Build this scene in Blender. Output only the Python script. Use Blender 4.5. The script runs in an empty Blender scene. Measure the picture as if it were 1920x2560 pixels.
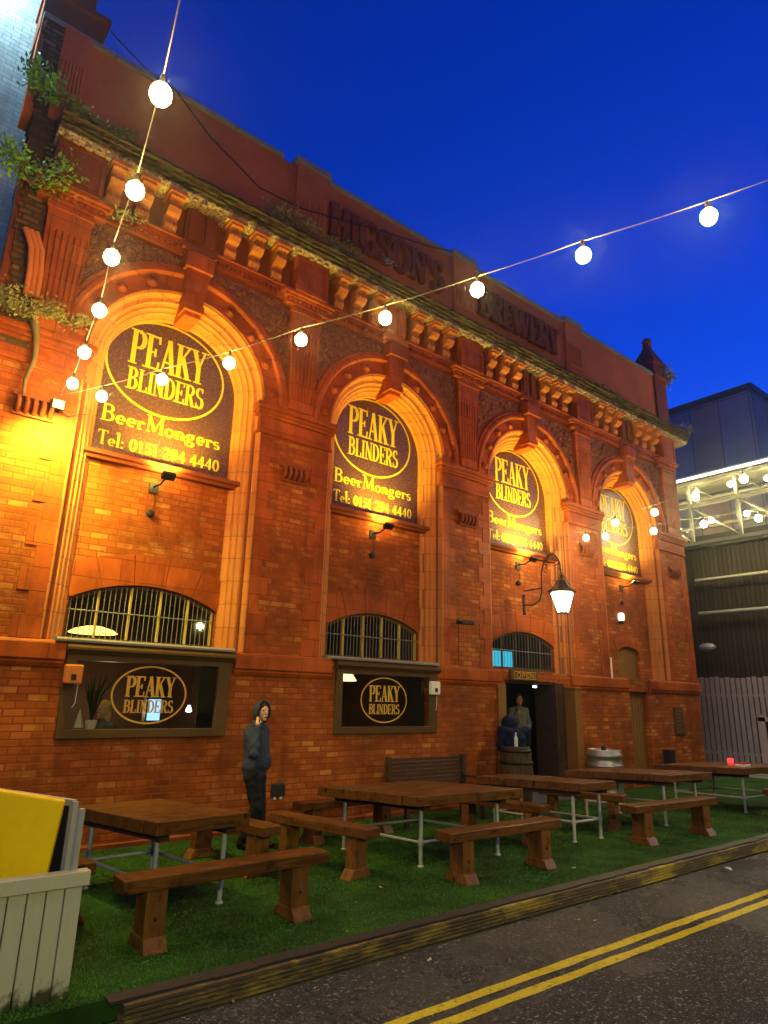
import bpy, bmesh, math, random
from mathutils import Vector, Matrix
from mathutils.geometry import tessellate_polygon
random.seed(7)
PI = math.pi
sc = bpy.context.scene
COL = sc.collection
R = math.radians

# ------------------------------------------------------------------ materials
class NT:
    def __init__(s, name):
        s.m = bpy.data.materials.new(name); s.m.use_nodes = True
        s.t = s.m.node_tree; s.n = s.t.nodes; s.l = s.t.links
        s.b = s.n['Principled BSDF']; s.o = s.n['Material Output']
    def new(s, typ, **kw):
        nd = s.n.new(typ)
        for k, v in kw.items():
            if hasattr(nd, k): setattr(nd, k, v)
        return nd
    def put(s, nd, key, val):
        if isinstance(val, bpy.types.NodeSocket): s.l.new(val, nd.inputs[key])
        else: nd.inputs[key].default_value = val
    def pos(s, world=True):
        if world: return s.new('ShaderNodeNewGeometry').outputs['Position']
        return s.new('ShaderNodeTexCoord').outputs['Object']
    def noise(s, vec, scale, detail=4, rough=.6, dist=0):
        nd = s.new('ShaderNodeTexNoise'); s.put(nd, 'Vector', vec)
        nd.inputs['Scale'].default_value = scale; nd.inputs['Detail'].default_value = detail
        nd.inputs['Roughness'].default_value = rough; nd.inputs['Distortion'].default_value = dist
        return nd.outputs['Fac']
    def ramp(s, fac, stops):
        nd = s.new('ShaderNodeValToRGB'); s.put(nd, 'Fac', fac)
        el = nd.color_ramp.elements
        el[0].position, el[0].color = stops[0][0], col4(stops[0][1])
        el[1].position, el[1].color = stops[-1][0], col4(stops[-1][1])
        for p, c in stops[1:-1]:
            e = el.new(p); e.color = col4(c)
        return nd.outputs['Color']
    def mix(s, fac, a, b, mode='MIX'):
        nd = s.new('ShaderNodeMix', data_type='RGBA', blend_type=mode)
        s.put(nd, 0, fac)
        s.put(nd, 6, a if isinstance(a, bpy.types.NodeSocket) else col4(a))
        s.put(nd, 7, b if isinstance(b, bpy.types.NodeSocket) else col4(b))
        return nd.outputs[2]
    def math(s, op, a, b=0.0):
        nd = s.new('ShaderNodeMath', operation=op); s.put(nd, 0, a); s.put(nd, 1, b)
        return nd.outputs[0]
    def bump(s, h, strength=.4, dist=.01, prev=None):
        nd = s.new('ShaderNodeBump'); s.put(nd, 'Height', h)
        nd.inputs['Strength'].default_value = strength; nd.inputs['Distance'].default_value = dist
        if prev is not None: s.l.new(prev, nd.inputs['Normal'])
        s.l.new(nd.outputs[0], s.b.inputs['Normal']); return nd.outputs[0]
    def scale(s, vec, sx, sy, sz):
        nd = s.new('ShaderNodeVectorMath', operation='MULTIPLY'); s.put(nd, 0, vec)
        nd.inputs[1].default_value = (sx, sy, sz); return nd.outputs[0]
    def wallvec(s):
        sp = s.new('ShaderNodeSeparateXYZ'); s.put(sp, 0, s.pos())
        cb = s.new('ShaderNodeCombineXYZ')
        s.put(cb, 0, s.math('ADD', sp.outputs[0], sp.outputs[1])); s.put(cb, 1, sp.outputs[2])
        return cb.outputs[0]
def col4(c): return (c[0], c[1], c[2], 1.0)

def simple(name, c, rough=.6, metal=0, var=.25, scale=6, bump=.15, world=False, spec=.2):
    m = NT(name); v = m.pos(world)
    n = m.noise(v, scale); n2 = m.noise(v, scale * 9, 5)
    a = tuple(x * (1 - var) for x in c); b = tuple(min(1, x * (1 + var)) for x in c)
    base = m.mix(n, a, b); base = m.mix(m.math('MULTIPLY', n2, .35), base, tuple(x * .55 for x in c))
    m.put(m.b, 'Base Color', base); m.put(m.b, 'Metallic', metal)
    m.put(m.b, 'Specular IOR Level', spec)
    rr = m.math('ADD', m.math('MULTIPLY', n2, .25), rough - .12); m.put(m.b, 'Roughness', rr)
    if bump: m.bump(n2, bump, .01)
    return m.m

def brickmat(name, c1, c2, mortar, bw, bh, ms=.012, odd=(.5, .26, .1), oddamt=.12, rough=.75, dirt=.5, bstr=.6, offset=.5, pale=0):
    m = NT(name); v = m.wallvec()
    wob = m.noise(m.pos(), 3.5, 2)
    vv = m.new('ShaderNodeVectorMath', operation='ADD'); m.put(vv, 0, v)
    cb = m.new('ShaderNodeCombineXYZ'); m.put(cb, 1, m.math('MULTIPLY', m.math('SUBTRACT', wob, .5), .02)); m.l.new(cb.outputs[0], vv.inputs[1])
    bt = m.new('ShaderNodeTexBrick'); m.put(bt, 'Vector', vv.outputs[0])
    bt.offset = offset; bt.inputs['Scale'].default_value = 1
    bt.inputs['Brick Width'].default_value = bw; bt.inputs['Row Height'].default_value = bh
    bt.inputs['Mortar Size'].default_value = ms; bt.inputs['Mortar Smooth'].default_value = .35
    bt.inputs['Bias'].default_value = 0
    m.put(bt, 'Color1', (0, 0, 0, 1)); m.put(bt, 'Color2', (1, 1, 1, 1)); m.put(bt, 'Mortar', (.5, .5, .5, 1))
    base = m.mix(bt.outputs['Color'], c1, c2)
    o = m.ramp(bt.outputs['Color'], [(1 - oddamt - .01, (0, 0, 0)), (1 - oddamt, (1, 1, 1))])
    base = m.mix(m.math('MULTIPLY', o, .55), base, odd)
    big = m.noise(m.pos(), .9, 5, .65); fine = m.noise(m.pos(), 38, 4)
    st = m.noise(m.scale(m.pos(), 3.2, 3.2, .35), 1.3, 5, .7)
    base = m.mix(m.math('MULTIPLY', m.ramp(big, [(.42, (0, 0, 0)), (.7, (1, 1, 1))]), dirt), base, tuple(x * .35 for x in c1))
    base = m.mix(m.math('MULTIPLY', m.ramp(st, [(.5, (0, 0, 0)), (.75, (1, 1, 1))]), dirt * .7), base, tuple(x * .3 for x in c1))
    if pale:
        pn_ = m.noise(m.scale(m.pos(), 1, 1, 1.6), 1.9, 6, .75)
        base = m.mix(m.math('MULTIPLY', m.ramp(pn_, [(.56, (0, 0, 0)), (.68, (1, 1, 1))]), pale), base, (.55, .30, .10))
        pd_ = m.noise(m.pos(), 4.5, 5, .7)
        base = m.mix(m.math('MULTIPLY', m.ramp(pd_, [(.55, (0, 0, 0)), (.7, (1, 1, 1))]), .6), base, tuple(x * .3 for x in c1))
    base = m.mix(m.math('MULTIPLY', fine, .45), base, tuple(x * .45 for x in c1))
    base = m.mix(bt.outputs['Fac'], base, mortar)
    m.put(m.b, 'Base Color', base); m.put(m.b, 'Specular IOR Level', .12); m.put(m.b, 'Roughness', m.math('ADD', m.math('MULTIPLY', fine, .3), rough - .2))
    h = m.math('SUBTRACT', m.math('MULTIPLY', fine, .25), bt.outputs['Fac'])
    h = m.math('ADD', h, m.math('MULTIPLY', bt.outputs['Color'], .25))
    m.bump(h, bstr, .012)
    return m.m

M = {}
M['brick'] = brickmat('red_brick', (.30, .066, .012), (.50, .132, .023), (.20, .045, .010), .24, .088, ms=.010, oddamt=.09, odd=(.62, .28, .06), bstr=.5, dirt=1.0, pale=.5)
M['terra'] = brickmat('terracotta_blocks', (.35, .068, .012), (.49, .11, .019), (.15, .03, .007), .62, .31, .007, oddamt=.0, rough=.55, dirt=.95, bstr=.4)
M['bracketstone'] = simple('mottled_terracotta', (.42, .135, .038), .7, var=.8, scale=4.5, bump=.5, world=True)  # lighter, strongly mottled tone for the brackets
M['terra_dark'] = simple('terracotta_weathered', (.20, .046, .014), .7, var=.4, scale=2.2, bump=.5, world=True)
M['terra_ped'] = simple('terracotta_parapet', (.50, .125, .034), .75, var=.45, scale=1.1, bump=.4, world=True)
M['terra_light'] = simple('terracotta_worn', (.50, .15, .035), .6, var=.3, scale=3, bump=.4, world=True)
M['whitebrick'] = brickmat('painted_white_brick', (.42, .55, .58), (.62, .72, .74), (.24, .32, .34), .24, .085, .008, odd=(.3, .4, .42), dirt=.9, rough=.6)
M['rubble'] = brickmat('ragged_brick', (.11, .055, .025), (.24, .13, .05), (.07, .045, .025), .23, .09, .02, dirt=.8, bstr=1)
M['boardwall'] = brickmat('dark_cladding', (.05, .036, .024), (.075, .055, .036), (.02, .02, .02), .16, 6, .02, oddamt=0, dirt=.3, bstr=1, offset=0)
M['greywall'] = brickmat('grey_cladding', (.27, .25, .27), (.32, .29, .31), (.07, .07, .09), 1.2, 7, .02, dirt=.3, offset=0, bstr=.3)

def carved():
    m = NT('carved_terracotta'); v = m.pos()
    vo = m.new('ShaderNodeTexVoronoi'); m.put(vo, 'Vector', v); vo.inputs['Scale'].default_value = 9; vo.feature = 'SMOOTH_F1'
    n = m.noise(v, 14, 5, .6, 2.5)
    c = m.ramp(n, [(.35, (.075, .025, .012)), (.62, (.38, .11, .032))])
    m.put(m.b, 'Base Color', c); m.put(m.b, 'Roughness', .7)
    m.bump(m.math('ADD', m.math('MULTIPLY', n, 1.2), m.math('MULTIPLY', vo.outputs['Distance'], 1.5)), 1, .05)
    return m.m
M['carved'] = carved()
def mossy():
    m = NT('mossy_stone'); v = m.pos()
    n = m.noise(v, 5, 6, .7); n2 = m.noise(v, 30, 4); n3 = m.noise(m.scale(v, .5, 1, 9), 3.2, 5)
    c = m.ramp(n, [(.36, (.045, .026, .014)), (.50, (.10, .065, .028)), (.60, (.055, .075, .018)), (.72, (.17, .15, .075))])
    c = m.mix(m.ramp(n3, [(.48, (0, 0, 0)), (.58, (1, 1, 1))]), c, (.022, .015, .009))
    sp = m.new('ShaderNodeSeparateXYZ'); m.put(sp, 0, v)
    lip = m.ramp(m.math('SUBTRACT', m.math('ADD', sp.outputs[2], m.math('MULTIPLY', n, .12)), 9.0), [(.70, (1, 1, 1)), (.76, (0, 0, 0))])
    c = m.mix(lip, c, m.ramp(n2, [(.4, (.20, .11, .05)), (.6, (.50, .40, .26))]))
    m.put(m.b, 'Base Color', c); m.put(m.b, 'Roughness', .9); m.put(m.b, 'Specular IOR Level', .15)
    m.bump(m.math('ADD', n, m.math('MULTIPLY', n2, .6)), .9, .03)
    return m.m
M['moss'] = mossy()
def wood(name, a, b, rough=.55, axis=0, sc_=9, knots=True):
    m = NT(name); v = m.pos(False)
    oi = m.new('ShaderNodeObjectInfo')
    va = m.new('ShaderNodeVectorMath', operation='ADD'); m.put(va, 0, v)
    cb = m.new('ShaderNodeCombineXYZ'); m.put(cb, 2, m.math('MULTIPLY', oi.outputs['Random'], 9)); m.l.new(cb.outputs[0], va.inputs[1])
    s = [1, 1, 1]; s[axis] = .07
    g = m.noise(m.scale(va.outputs[0], *s), sc_ * 3, 5, .65, 1.0)
    big = m.noise(va.outputs[0], 1.7, 3)
    c = m.mix(m.ramp(g, [(.35, (0, 0, 0)), (.68, (1, 1, 1))]), a, b)
    c = m.mix(m.math('MULTIPLY', big, .7), c, tuple(x * .35 for x in a))
    wp = m.noise(va.outputs[0], 6.5, 5, .75); c = m.mix(m.math('MULTIPLY', m.ramp(wp, [(.52, (0, 0, 0)), (.66, (1, 1, 1))]), .7), c, tuple(x * .25 for x in a))
    if knots:
        vo = m.new('ShaderNodeTexVoronoi'); m.put(vo, 'Vector', va.outputs[0]); vo.inputs['Scale'].default_value = 3.1
        c = m.mix(m.ramp(vo.outputs['Distance'], [(.05, (1, 1, 1)), (.1, (0, 0, 0))]), c, tuple(x * .2 for x in a))
    m.put(m.b, 'Base Color', c); m.put(m.b, 'Specular IOR Level', .2); m.put(m.b, 'Roughness', m.math('ADD', m.math('MULTIPLY', g, .3), rough - .15))
    m.bump(g, .35, .006)
    return m.m
M['wood'] = wood('stained_timber', (.085, .032, .008), (.22, .088, .02), .36)
M['wood_y'] = wood('stained_timber_crosswise', (.23, .095, .032), (.38, .17, .055), .5, axis=1)
M['wood_v'] = wood('stained_timber_upright', (.15, .055, .013), (.28, .115, .027), .45, axis=2)
M['wood_dark'] = wood('dark_timber', (.05, .028, .02), (.085, .05, .036), .5)
M['frame'] = simple('brown_paint', (.085, .045, .018), .45, bump=.1)
M['barrelwood'] = wood('barrel_oak', (.035, .02, .012), (.11, .06, .028), .65, axis=2)
M['steel'] = simple('galvanised_tube', (.42, .43, .42), .5, .35, var=.3, scale=12, bump=.1)
M['keg'] = simple('brushed_steel', (.42, .42, .38), .38, .8, var=.25, scale=5, bump=.1)
M['darkmetal'] = simple('dark_metal', (.03, .028, .026), .45, .6, bump=.1)
M['lampblack'] = simple('lamp_black_paint', (.05, .03, .022), .35, .3, bump=.1)
M['gold'] = simple('brass_paint', (.62, .44, .06), .45, 0, var=.2, bump=.05)
M['text'] = simple('yellow_lettering', (.62, .47, .015), .55, 0, var=.08, bump=0)
M['textdim'] = simple('gold_lettering', (.62, .36, .05), .5, 0, var=.1, bump=0)
M['sign'] = simple('brown_sign_board', (.085, .036, .028), .26, 0, var=.12, scale=3, bump=.03, spec=.5)
M['cream'] = simple('cream_paint', (.52, .47, .36), .6, 0, var=.2, scale=4, bump=.2)
def creamdirt():
    m = NT('cream_paint_weathered'); v = m.pos(); n = m.noise(v, 7, 6, .7); f = m.noise(m.scale(v, 6, 6, 1), 9, 5, .7); sp = m.new('ShaderNodeSeparateXYZ'); m.put(sp, 0, v)
    c = m.mix(m.math('MULTIPLY', f, .55), (.50, .46, .35), (.30, .27, .18))
    lo_ = m.ramp(m.math('SUBTRACT', m.math('MULTIPLY', n, .8), m.math('MULTIPLY', sp.outputs[2], 1.6)), [(.22, (0, 0, 0)), (.36, (1, 1, 1))])
    c = m.mix(lo_, c, (.05, .055, .02)); ch = m.ramp(n, [(.30, (1, 1, 1)), (.36, (0, 0, 0))]); c = m.mix(ch, c, (.14, .10, .06))
    m.put(m.b, 'Base Color', c); m.put(m.b, 'Roughness', .6); m.put(m.b, 'Specular IOR Level', .2); m.bump(f, .3, .006); return m.m
M['creamd'] = creamdirt()
M['yellow'] = simple('yellow_vinyl', (.98, .60, .0), .5, 0, var=.04, scale=2, bump=0)
M['white'] = simple('white_plastic', (.75, .72, .66), .4, 0, var=.08, bump=.03)
M['black'] = simple('black_plastic', (.02, .02, .022), .4, 0, var=.1, bump=.03)
M['navy'] = simple('navy_cloth', (.005, .009, .028), .9, 0, var=.4, scale=14, bump=.5)
M['hoodie'] = simple('slate_blue_cloth', (.035, .045, .085), .9, 0, var=.35, scale=18, bump=.5)
M['trouser'] = simple('black_cloth', (.010, .010, .013), .9, 0, var=.4, scale=14, bump=.4)
M['greycloth'] = simple('grey_cloth', (.10, .10, .095), .9, 0, var=.4, scale=14, bump=.4)
M['beige'] = simple('pale_denim', (.4, .38, .3), .85, 0, var=.2, scale=14, bump=.3)
M['skin'] = simple('skin', (.62, .36, .25), .55, 0, var=.1, scale=9, bump=.05)
M['skin_dark'] = simple('skin_brown', (.36, .16, .09), .55, 0, var=.1, scale=9, bump=.05)
M['hair'] = simple('dark_hair', (.02, .013, .01), .6, 0, var=.4, scale=30, bump=.6)
M['blond'] = simple('blond_hair', (.6, .4, .16), .6, 0, var=.4, scale=30, bump=.8)
M['interior'] = simple('dark_interior', (.022, .018, .022), .8, 0, var=.3, scale=2, bump=.1, world=True)
M['interior_warm'] = simple('panelled_interior', (.07, .035, .02), .7, 0, var=.5, scale=1.6, bump=.1, world=True)
M['cable'] = simple('grey_cable', (.16, .15, .15), .5, 0, var=.1, bump=0)
M['cable_dark'] = simple('black_cable', (.02, .02, .022), .5, 0, var=.1, bump=0)
M['leaf'] = simple('ragwort_leaf', (.16, .36, .04), .5, 0, var=.5, scale=5, bump=0)
M['leaf_dry'] = simple('dry_fern', (.26, .26, .09), .7, 0, var=.5, scale=5, bump=0)
M['stem'] = simple('dry_stem', (.14, .10, .05), .8, 0, bump=.2)
M['rubber'] = simple('black_rubber', (.022, .022, .024), .5, 0, bump=.3, spec=.5)
M['letterstone'] = simple('shade_darkened_terracotta', (.20, .050, .016), .8, var=.4, scale=3, bump=.4, world=True)  # darkened to paint in the shade that sets off the raised letters
M['bars'] = simple('dull_iron_bars', (.20, .20, .18), .6, .2, bump=0)
M['red'] = simple('red_plastic', (.6, .02, .015), .35, 0, bump=0)
M['galv'] = simple('galvanised_sheet', (.48, .48, .42), .5, .5, var=.3, scale=2, bump=.2)
M['slab'] = simple('concrete', (.24, .22, .20), .8, 0, var=.3, scale=1.4, bump=.4, world=True)
M['board_brown'] = simple('brown_boarding', (.20, .095, .022), .7, 0, var=.3, scale=1.3, bump=.2, world=True)
M['orangepanel'] = simple('orange_red_panel', (.32, .06, .02), .6, 0, var=.2, scale=1.5, bump=.1)

def emit(name, c, s):
    m = NT(name); m.n.remove(m.b)
    e = m.new('ShaderNodeEmission'); e.inputs[0].default_value = col4(c); e.inputs[1].default_value = s
    m.l.new(e.outputs[0], m.o.inputs[0]); return m.m
M['bulb'] = emit('festoon_bulb', (1, .62, .14), 310)
M['bulb_cool'] = emit('festoon_bulb_pale', (1, .80, .30), 240)
M['floodglass'] = emit('floodlight_glass', (1, .62, .12), 260)
M['lanternglass'] = emit('lantern_glass', (1, .80, .52), 13)
M['lampglow'] = emit('warm_lampshade', (1, .8, .35), 2.2)
M['lampglow2'] = emit('lit_strip', (1, .75, .15), 3.0)
M['cyan'] = emit('cyan_lit_panel', (.05, .60, .85), 1.0)
M['coolglow'] = emit('cool_lamp', (.75, .9, 1), 8)
M['tubeglow'] = emit('strip_light', (1, .92, .72), 3.2)
M['redglow'] = emit('red_tealight', (1, .02, .02), 5)
M['streethead'] = emit('street_lamp_glass', (1, .55, .15), 30)

def glass():
    m = NT('window_glass'); m.n.remove(m.b)
    tr = m.new('ShaderNodeBsdfTransparent'); tr.inputs[0].default_value = (.82, .82, .82, 1)
    gl = m.new('ShaderNodeBsdfGlossy'); gl.inputs['Roughness'].default_value = .03; gl.inputs[0].default_value = (1, 1, 1, 1)
    fr = m.new('ShaderNodeFresnel'); fr.inputs[0].default_value = 1.5
    mx = m.new('ShaderNodeMixShader'); m.l.new(fr.outputs[0], mx.inputs[0]); m.l.new(tr.outputs[0], mx.inputs[1]); m.l.new(gl.outputs[0], mx.inputs[2])
    m.l.new(mx.outputs[0], m.o.inputs[0]); return m.m
M['glass'] = glass()

def turfmat():
    m = NT('artificial_turf'); v = m.pos()
    n = m.noise(v, 1.6, 5, .6); f = m.noise(v, 160, 3, .7); g = m.noise(m.scale(v, 1, 3, 1), 30, 4)
    c = m.mix(m.ramp(n, [(.38, (0, 0, 0)), (.62, (1, 1, 1))]), (.008, .045, .006), (.038, .16, .018)); c = m.mix(f, m.mix(.75, c, (0.004, .012, .003)), c)
    c = m.mix(m.math('MULTIPLY', g, .4), c, (.07, .12, .02))
    d = m.ramp(m.noise(v, .8, 3), [(.5, (0, 0, 0)), (.72, (1, 1, 1))]); c = m.mix(m.math('MULTIPLY', d, .6), c, (.03, .04, .014))
    m.put(m.b, 'Base Color', c); m.put(m.b, 'Roughness', .8); m.put(m.b, 'Specular IOR Level', .1)
    m.bump(f, 1, .02); return m.m
M['turf'] = turfmat()
def blademat():
    m = NT('turf_blade'); v = m.pos(); n = m.noise(v, 1.6, 5, .6); f = m.noise(v, 60, 2)
    c = m.mix(m.ramp(n, [(.38, (0, 0, 0)), (.62, (1, 1, 1))]), (.008, .055, .007), (.045, .21, .022)); c = m.mix(f, c, (.09, .16, .03))
    m.put(m.b, 'Base Color', c); m.put(m.b, 'Roughness', .6); m.put(m.b, 'Specular IOR Level', .1); return m.m
M['blade'] = blademat()
def asphalt(name, paint=False):
    m = NT(name); v = m.pos()
    n = m.noise(v, .7, 5, .6); f = m.noise(v, 95, 3, .75); g = m.noise(v, 22, 4, .7)
    vo = m.new('ShaderNodeTexVoronoi'); m.put(vo, 'Vector', v); vo.inputs['Scale'].default_value = 70
    if paint:
        c = m.mix(m.ramp(f, [(.3, (0, 0, 0)), (.55, (1, 1, 1))]), (.55, .42, .012), (.90, .72, .015))
        c = m.mix(m.ramp(m.math('ADD', m.math('MULTIPLY', f, .5), m.math('MULTIPLY', g, .5)), [(.56, (0, 0, 0)), (.6, (1, 1, 1))]), c, (.07, .055, .03))
    else:
        c = m.mix(n, (.010, .010, .011), (.042, .038, .032))
        c = m.mix(m.ramp(f, [(.52, (0, 0, 0)), (.68, (1, 1, 1))]), c, (.15, .15, .14))
        c = m.mix(m.ramp(vo.outputs['Distance'], [(.1, (1, 1, 1)), (.22, (0, 0, 0))]), c, (.15, .13, .10))
        k1 = m.noise(v, 42, 2, .5); k2 = m.noise(v, 17, 3, .6)
        c = m.mix(m.ramp(k1, [(.60, (0, 0, 0)), (.66, (1, 1, 1))]), c, (.22, .22, .21))  # pale road grain, with glints painted into the colour
        c = m.mix(m.ramp(k2, [(.30, (1, 1, 1)), (.46, (0, 0, 0))]), c, (.008, .008, .008))
    m.put(m.b, 'Base Color', c)
    m.put(m.b, 'Roughness', m.ramp(n, [(.38, (.10,) * 3), (.62, (.42,) * 3)]))
    m.bump(m.math('ADD', f, m.math('ADD', m.math('MULTIPLY', g, .8), vo.outputs['Distance'])), .9, .018)
    return m.m
M['asphalt'] = asphalt('wet_asphalt'); M['paint'] = asphalt('road_paint', True)
def kerbmat():
    m = NT('kerb_worn_paint'); v = m.pos()
    n = m.noise(m.scale(v, .8, 1, 3), 1.7, 6, .7); f = m.noise(m.scale(v, .5, 1, 6), 24, 5, .75)
    c = m.mix(f, (.035, .02, .010), (.12, .075, .035))
    a = m.math('ADD', m.math('MULTIPLY', n, .7), m.math('MULTIPLY', f, .3))
    c = m.mix(m.ramp(a, [(.50, (0, 0, 0)), (.60, (1, 1, 1))]), c, (.36, .25, .02))
    m.put(m.b, 'Base Color', c); m.put(m.b, 'Roughness', .6); m.bump(f, .8, .012); return m.m
M['kerb'] = kerbmat()

# ------------------------------------------------------------------ mesh builder
class MB:
    def __init__(s): s.v = []; s.f = []; s.sm = []
    def add(s, vs, fs, smooth=False):
        o = len(s.v); s.v += [tuple(p) for p in vs]
        s.f += [tuple(i + o for i in f) for f in fs]; s.sm += [smooth] * len(fs); return s
    def box(s, x0, x1, y0, y1, z0, z1, mat=None):
        vs = [(x, y, z) for z in (z0, z1) for y in (y0, y1) for x in (x0, x1)]
        if mat: vs = [mat @ Vector(p) for p in vs]
        return s.add(vs, [(0, 2, 3, 1), (4, 5, 7, 6), (0, 1, 5, 4), (2, 6, 7, 3), (0, 4, 6, 2), (1, 3, 7, 5)])
    def hexa(s, bot, top):
        return s.add(bot + top, [(3, 2, 1, 0), (4, 5, 6, 7), (0, 1, 5, 4), (1, 2, 6, 5), (2, 3, 7, 6), (3, 0, 4, 7)])
    def tube(s, path, r, n=8, cap=True):
        P = [Vector(p) for p in path]; rr = r if isinstance(r, (list, tuple)) else [r] * len(P)
        vs = []; up = None
        for i, p in enumerate(P):
            d = (P[min(i + 1, len(P) - 1)] - P[max(i - 1, 0)]).normalized()
            if up is None: up = Vector((0, 0, 1)) if abs(d.z) < .9 else Vector((1, 0, 0))
            a = d.cross(up)
            if a.length < 1e-4: a = d.cross(Vector((0, 1, 0)))
            a.normalize(); b = a.cross(d).normalized(); up = b
            for k in range(n):
                t = 2 * PI * k / n; vs.append(p + (a * math.cos(t) + b * math.sin(t)) * rr[i])
        fs = [(i * n + k, i * n + (k + 1) % n, (i + 1) * n + (k + 1) % n, (i + 1) * n + k) for i in range(len(P) - 1) for k in range(n)]
        s.add(vs, fs, True)
        if cap: s.add(vs[:n], [tuple(range(n))[::-1]]); s.add(vs[-n:], [tuple(range(n))])
        return s
    def lathe(s, prof, n=24, c=(0, 0, 0), smooth=True, axis='z', a0=0):
        vs = []
        for r, z in prof:
            for k in range(n):
                t = 2 * PI * k / n + a0
                p = (r * math.cos(t), r * math.sin(t), z)
                if axis == 'y': p = (p[0], -p[2], p[1])
                if axis == 'x': p = (p[2], p[0], p[1])
                vs.append((p[0] + c[0], p[1] + c[1], p[2] + c[2]))
        fs = [(i * n + k, i * n + (k + 1) % n, (i + 1) * n + (k + 1) % n, (i + 1) * n + k) for i in range(len(prof) - 1) for k in range(n)]
        s.add(vs, fs, smooth)
        if prof[0][0] > 1e-4: s.add(vs[:n], [tuple(range(n))[::-1]])
        if prof[-1][0] > 1e-4: s.add(vs[-n:], [tuple(range(n))])
        return s
    def ball(s, c, r, n=12, m=8, mat=None):
        rx, ry, rz = r if isinstance(r, (list, tuple)) else (r, r, r)
        vs = [];
        for i in range(m + 1):
            ph = PI * i / m
            for k in range(n):
                t = 2 * PI * k / n
                p = Vector((rx * math.sin(ph) * math.cos(t), ry * math.sin(ph) * math.sin(t), rz * math.cos(ph)))
                if mat: p = mat @ p
                vs.append(p + Vector(c))
        fs = [(i * n + k, (i + 1) * n + k, (i + 1) * n + (k + 1) % n, i * n + (k + 1) % n) for i in range(m) for k in range(n)]
        return s.add(vs, fs, True)
    def prismx(s, poly, x0, x1):          # polygon in (y, z), extruded along x
        n = len(poly); vs = [(x0, y, z) for y, z in poly] + [(x1, y, z) for y, z in poly]
        s.add(vs, [(i, (i + 1) % n, n + (i + 1) % n, n + i) for i in range(n)])
        t = tessellate_polygon([[Vector((y, z, 0)) for y, z in poly]])
        s.add(vs[:n], t); s.add(vs[n:], t); return s
    def plate(s, loops, y0, y1):           # loops in (x, z): outline then holes; front face at y0
        pts = [p for lp in loops for p in lp]; n = len(pts)
        t = tessellate_polygon([[Vector((x, z, 0)) for x, z in lp] for lp in loops])
        vs = [(x, y0, z) for x, z in pts] + [(x, y1, z) for x, z in pts]
        fs = [tuple(a) for a in t] + [tuple(n + i for i in a)[::-1] for a in t]
        o = 0
        for lp in loops:
            k = len(lp); fs += [(o + i, o + (i + 1) % k, n + o + (i + 1) % k, n + o + i) for i in range(k)]; o += k
        return s.add(vs, fs)
    def sweep(s, prof, path):              # prof: (r, y); path: function r -> list of (x, z)
        rows = [[(x, y, z) for x, z in path(r)] for r, y in prof]; n = len(rows[0])
        vs = [p for row in rows for p in row]
        return s.add(vs, [(i * n + k, i * n + k + 1, (i + 1) * n + k + 1, (i + 1) * n + k) for i in range(len(rows) - 1) for k in range(n - 1)])
    def build(s, name, mat, parent=None, loc=None, bevel=0, recalc=True, kind=None):
        me = bpy.data.meshes.new(name); me.from_pydata(s.v, [], s.f)
        if recalc:
            bm = bmesh.new(); bm.from_mesh(me); bmesh.ops.recalc_face_normals(bm, faces=bm.faces); bm.to_mesh(me); bm.free()
        me.polygons.foreach_set('use_smooth', s.sm); me.materials.append(mat); me.update()
        o = bpy.data.objects.new(name, me); COL.objects.link(o)
        if parent: o.parent = parent
        if loc: o.location = loc
        if bevel:
            b = o.modifiers.new('bevel', 'BEVEL'); b.width = bevel; b.segments = 2; b.limit_method = 'ANGLE'; b.angle_limit = R(40)
        if kind: o['kind'] = kind
        return o

def tag(o, label, cat, group=None):
    o['label'] = label; o['category'] = cat
    if group: o['group'] = group
    return o
def thing(name, label, cat, loc=(0, 0, 0), rz=0, group=None):
    o = bpy.data.objects.new(name, None); COL.objects.link(o); o.empty_display_size = .2
    o.location = loc; o.rotation_euler = (0, 0, rz); return tag(o, label, cat, group)
def copy_tree(o, parent=None):
    c = o.copy(); COL.objects.link(c); c.parent = parent
    for ch in list(o.children): copy_tree(ch, c)
    return c
def arc(cx, cz, rx, rz, a0, a1, n=24):
    return [(cx + rx * math.cos(R(a0 + (a1 - a0) * i / n)), cz + rz * math.sin(R(a0 + (a1 - a0) * i / n))) for i in range(n + 1)]

# ------------------------------------------------------------------ lettering
def A_(cx, cy, rx, ry, a0, a1, n=10): return arc(cx, cy, rx, ry, a0, a1, n)
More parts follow.
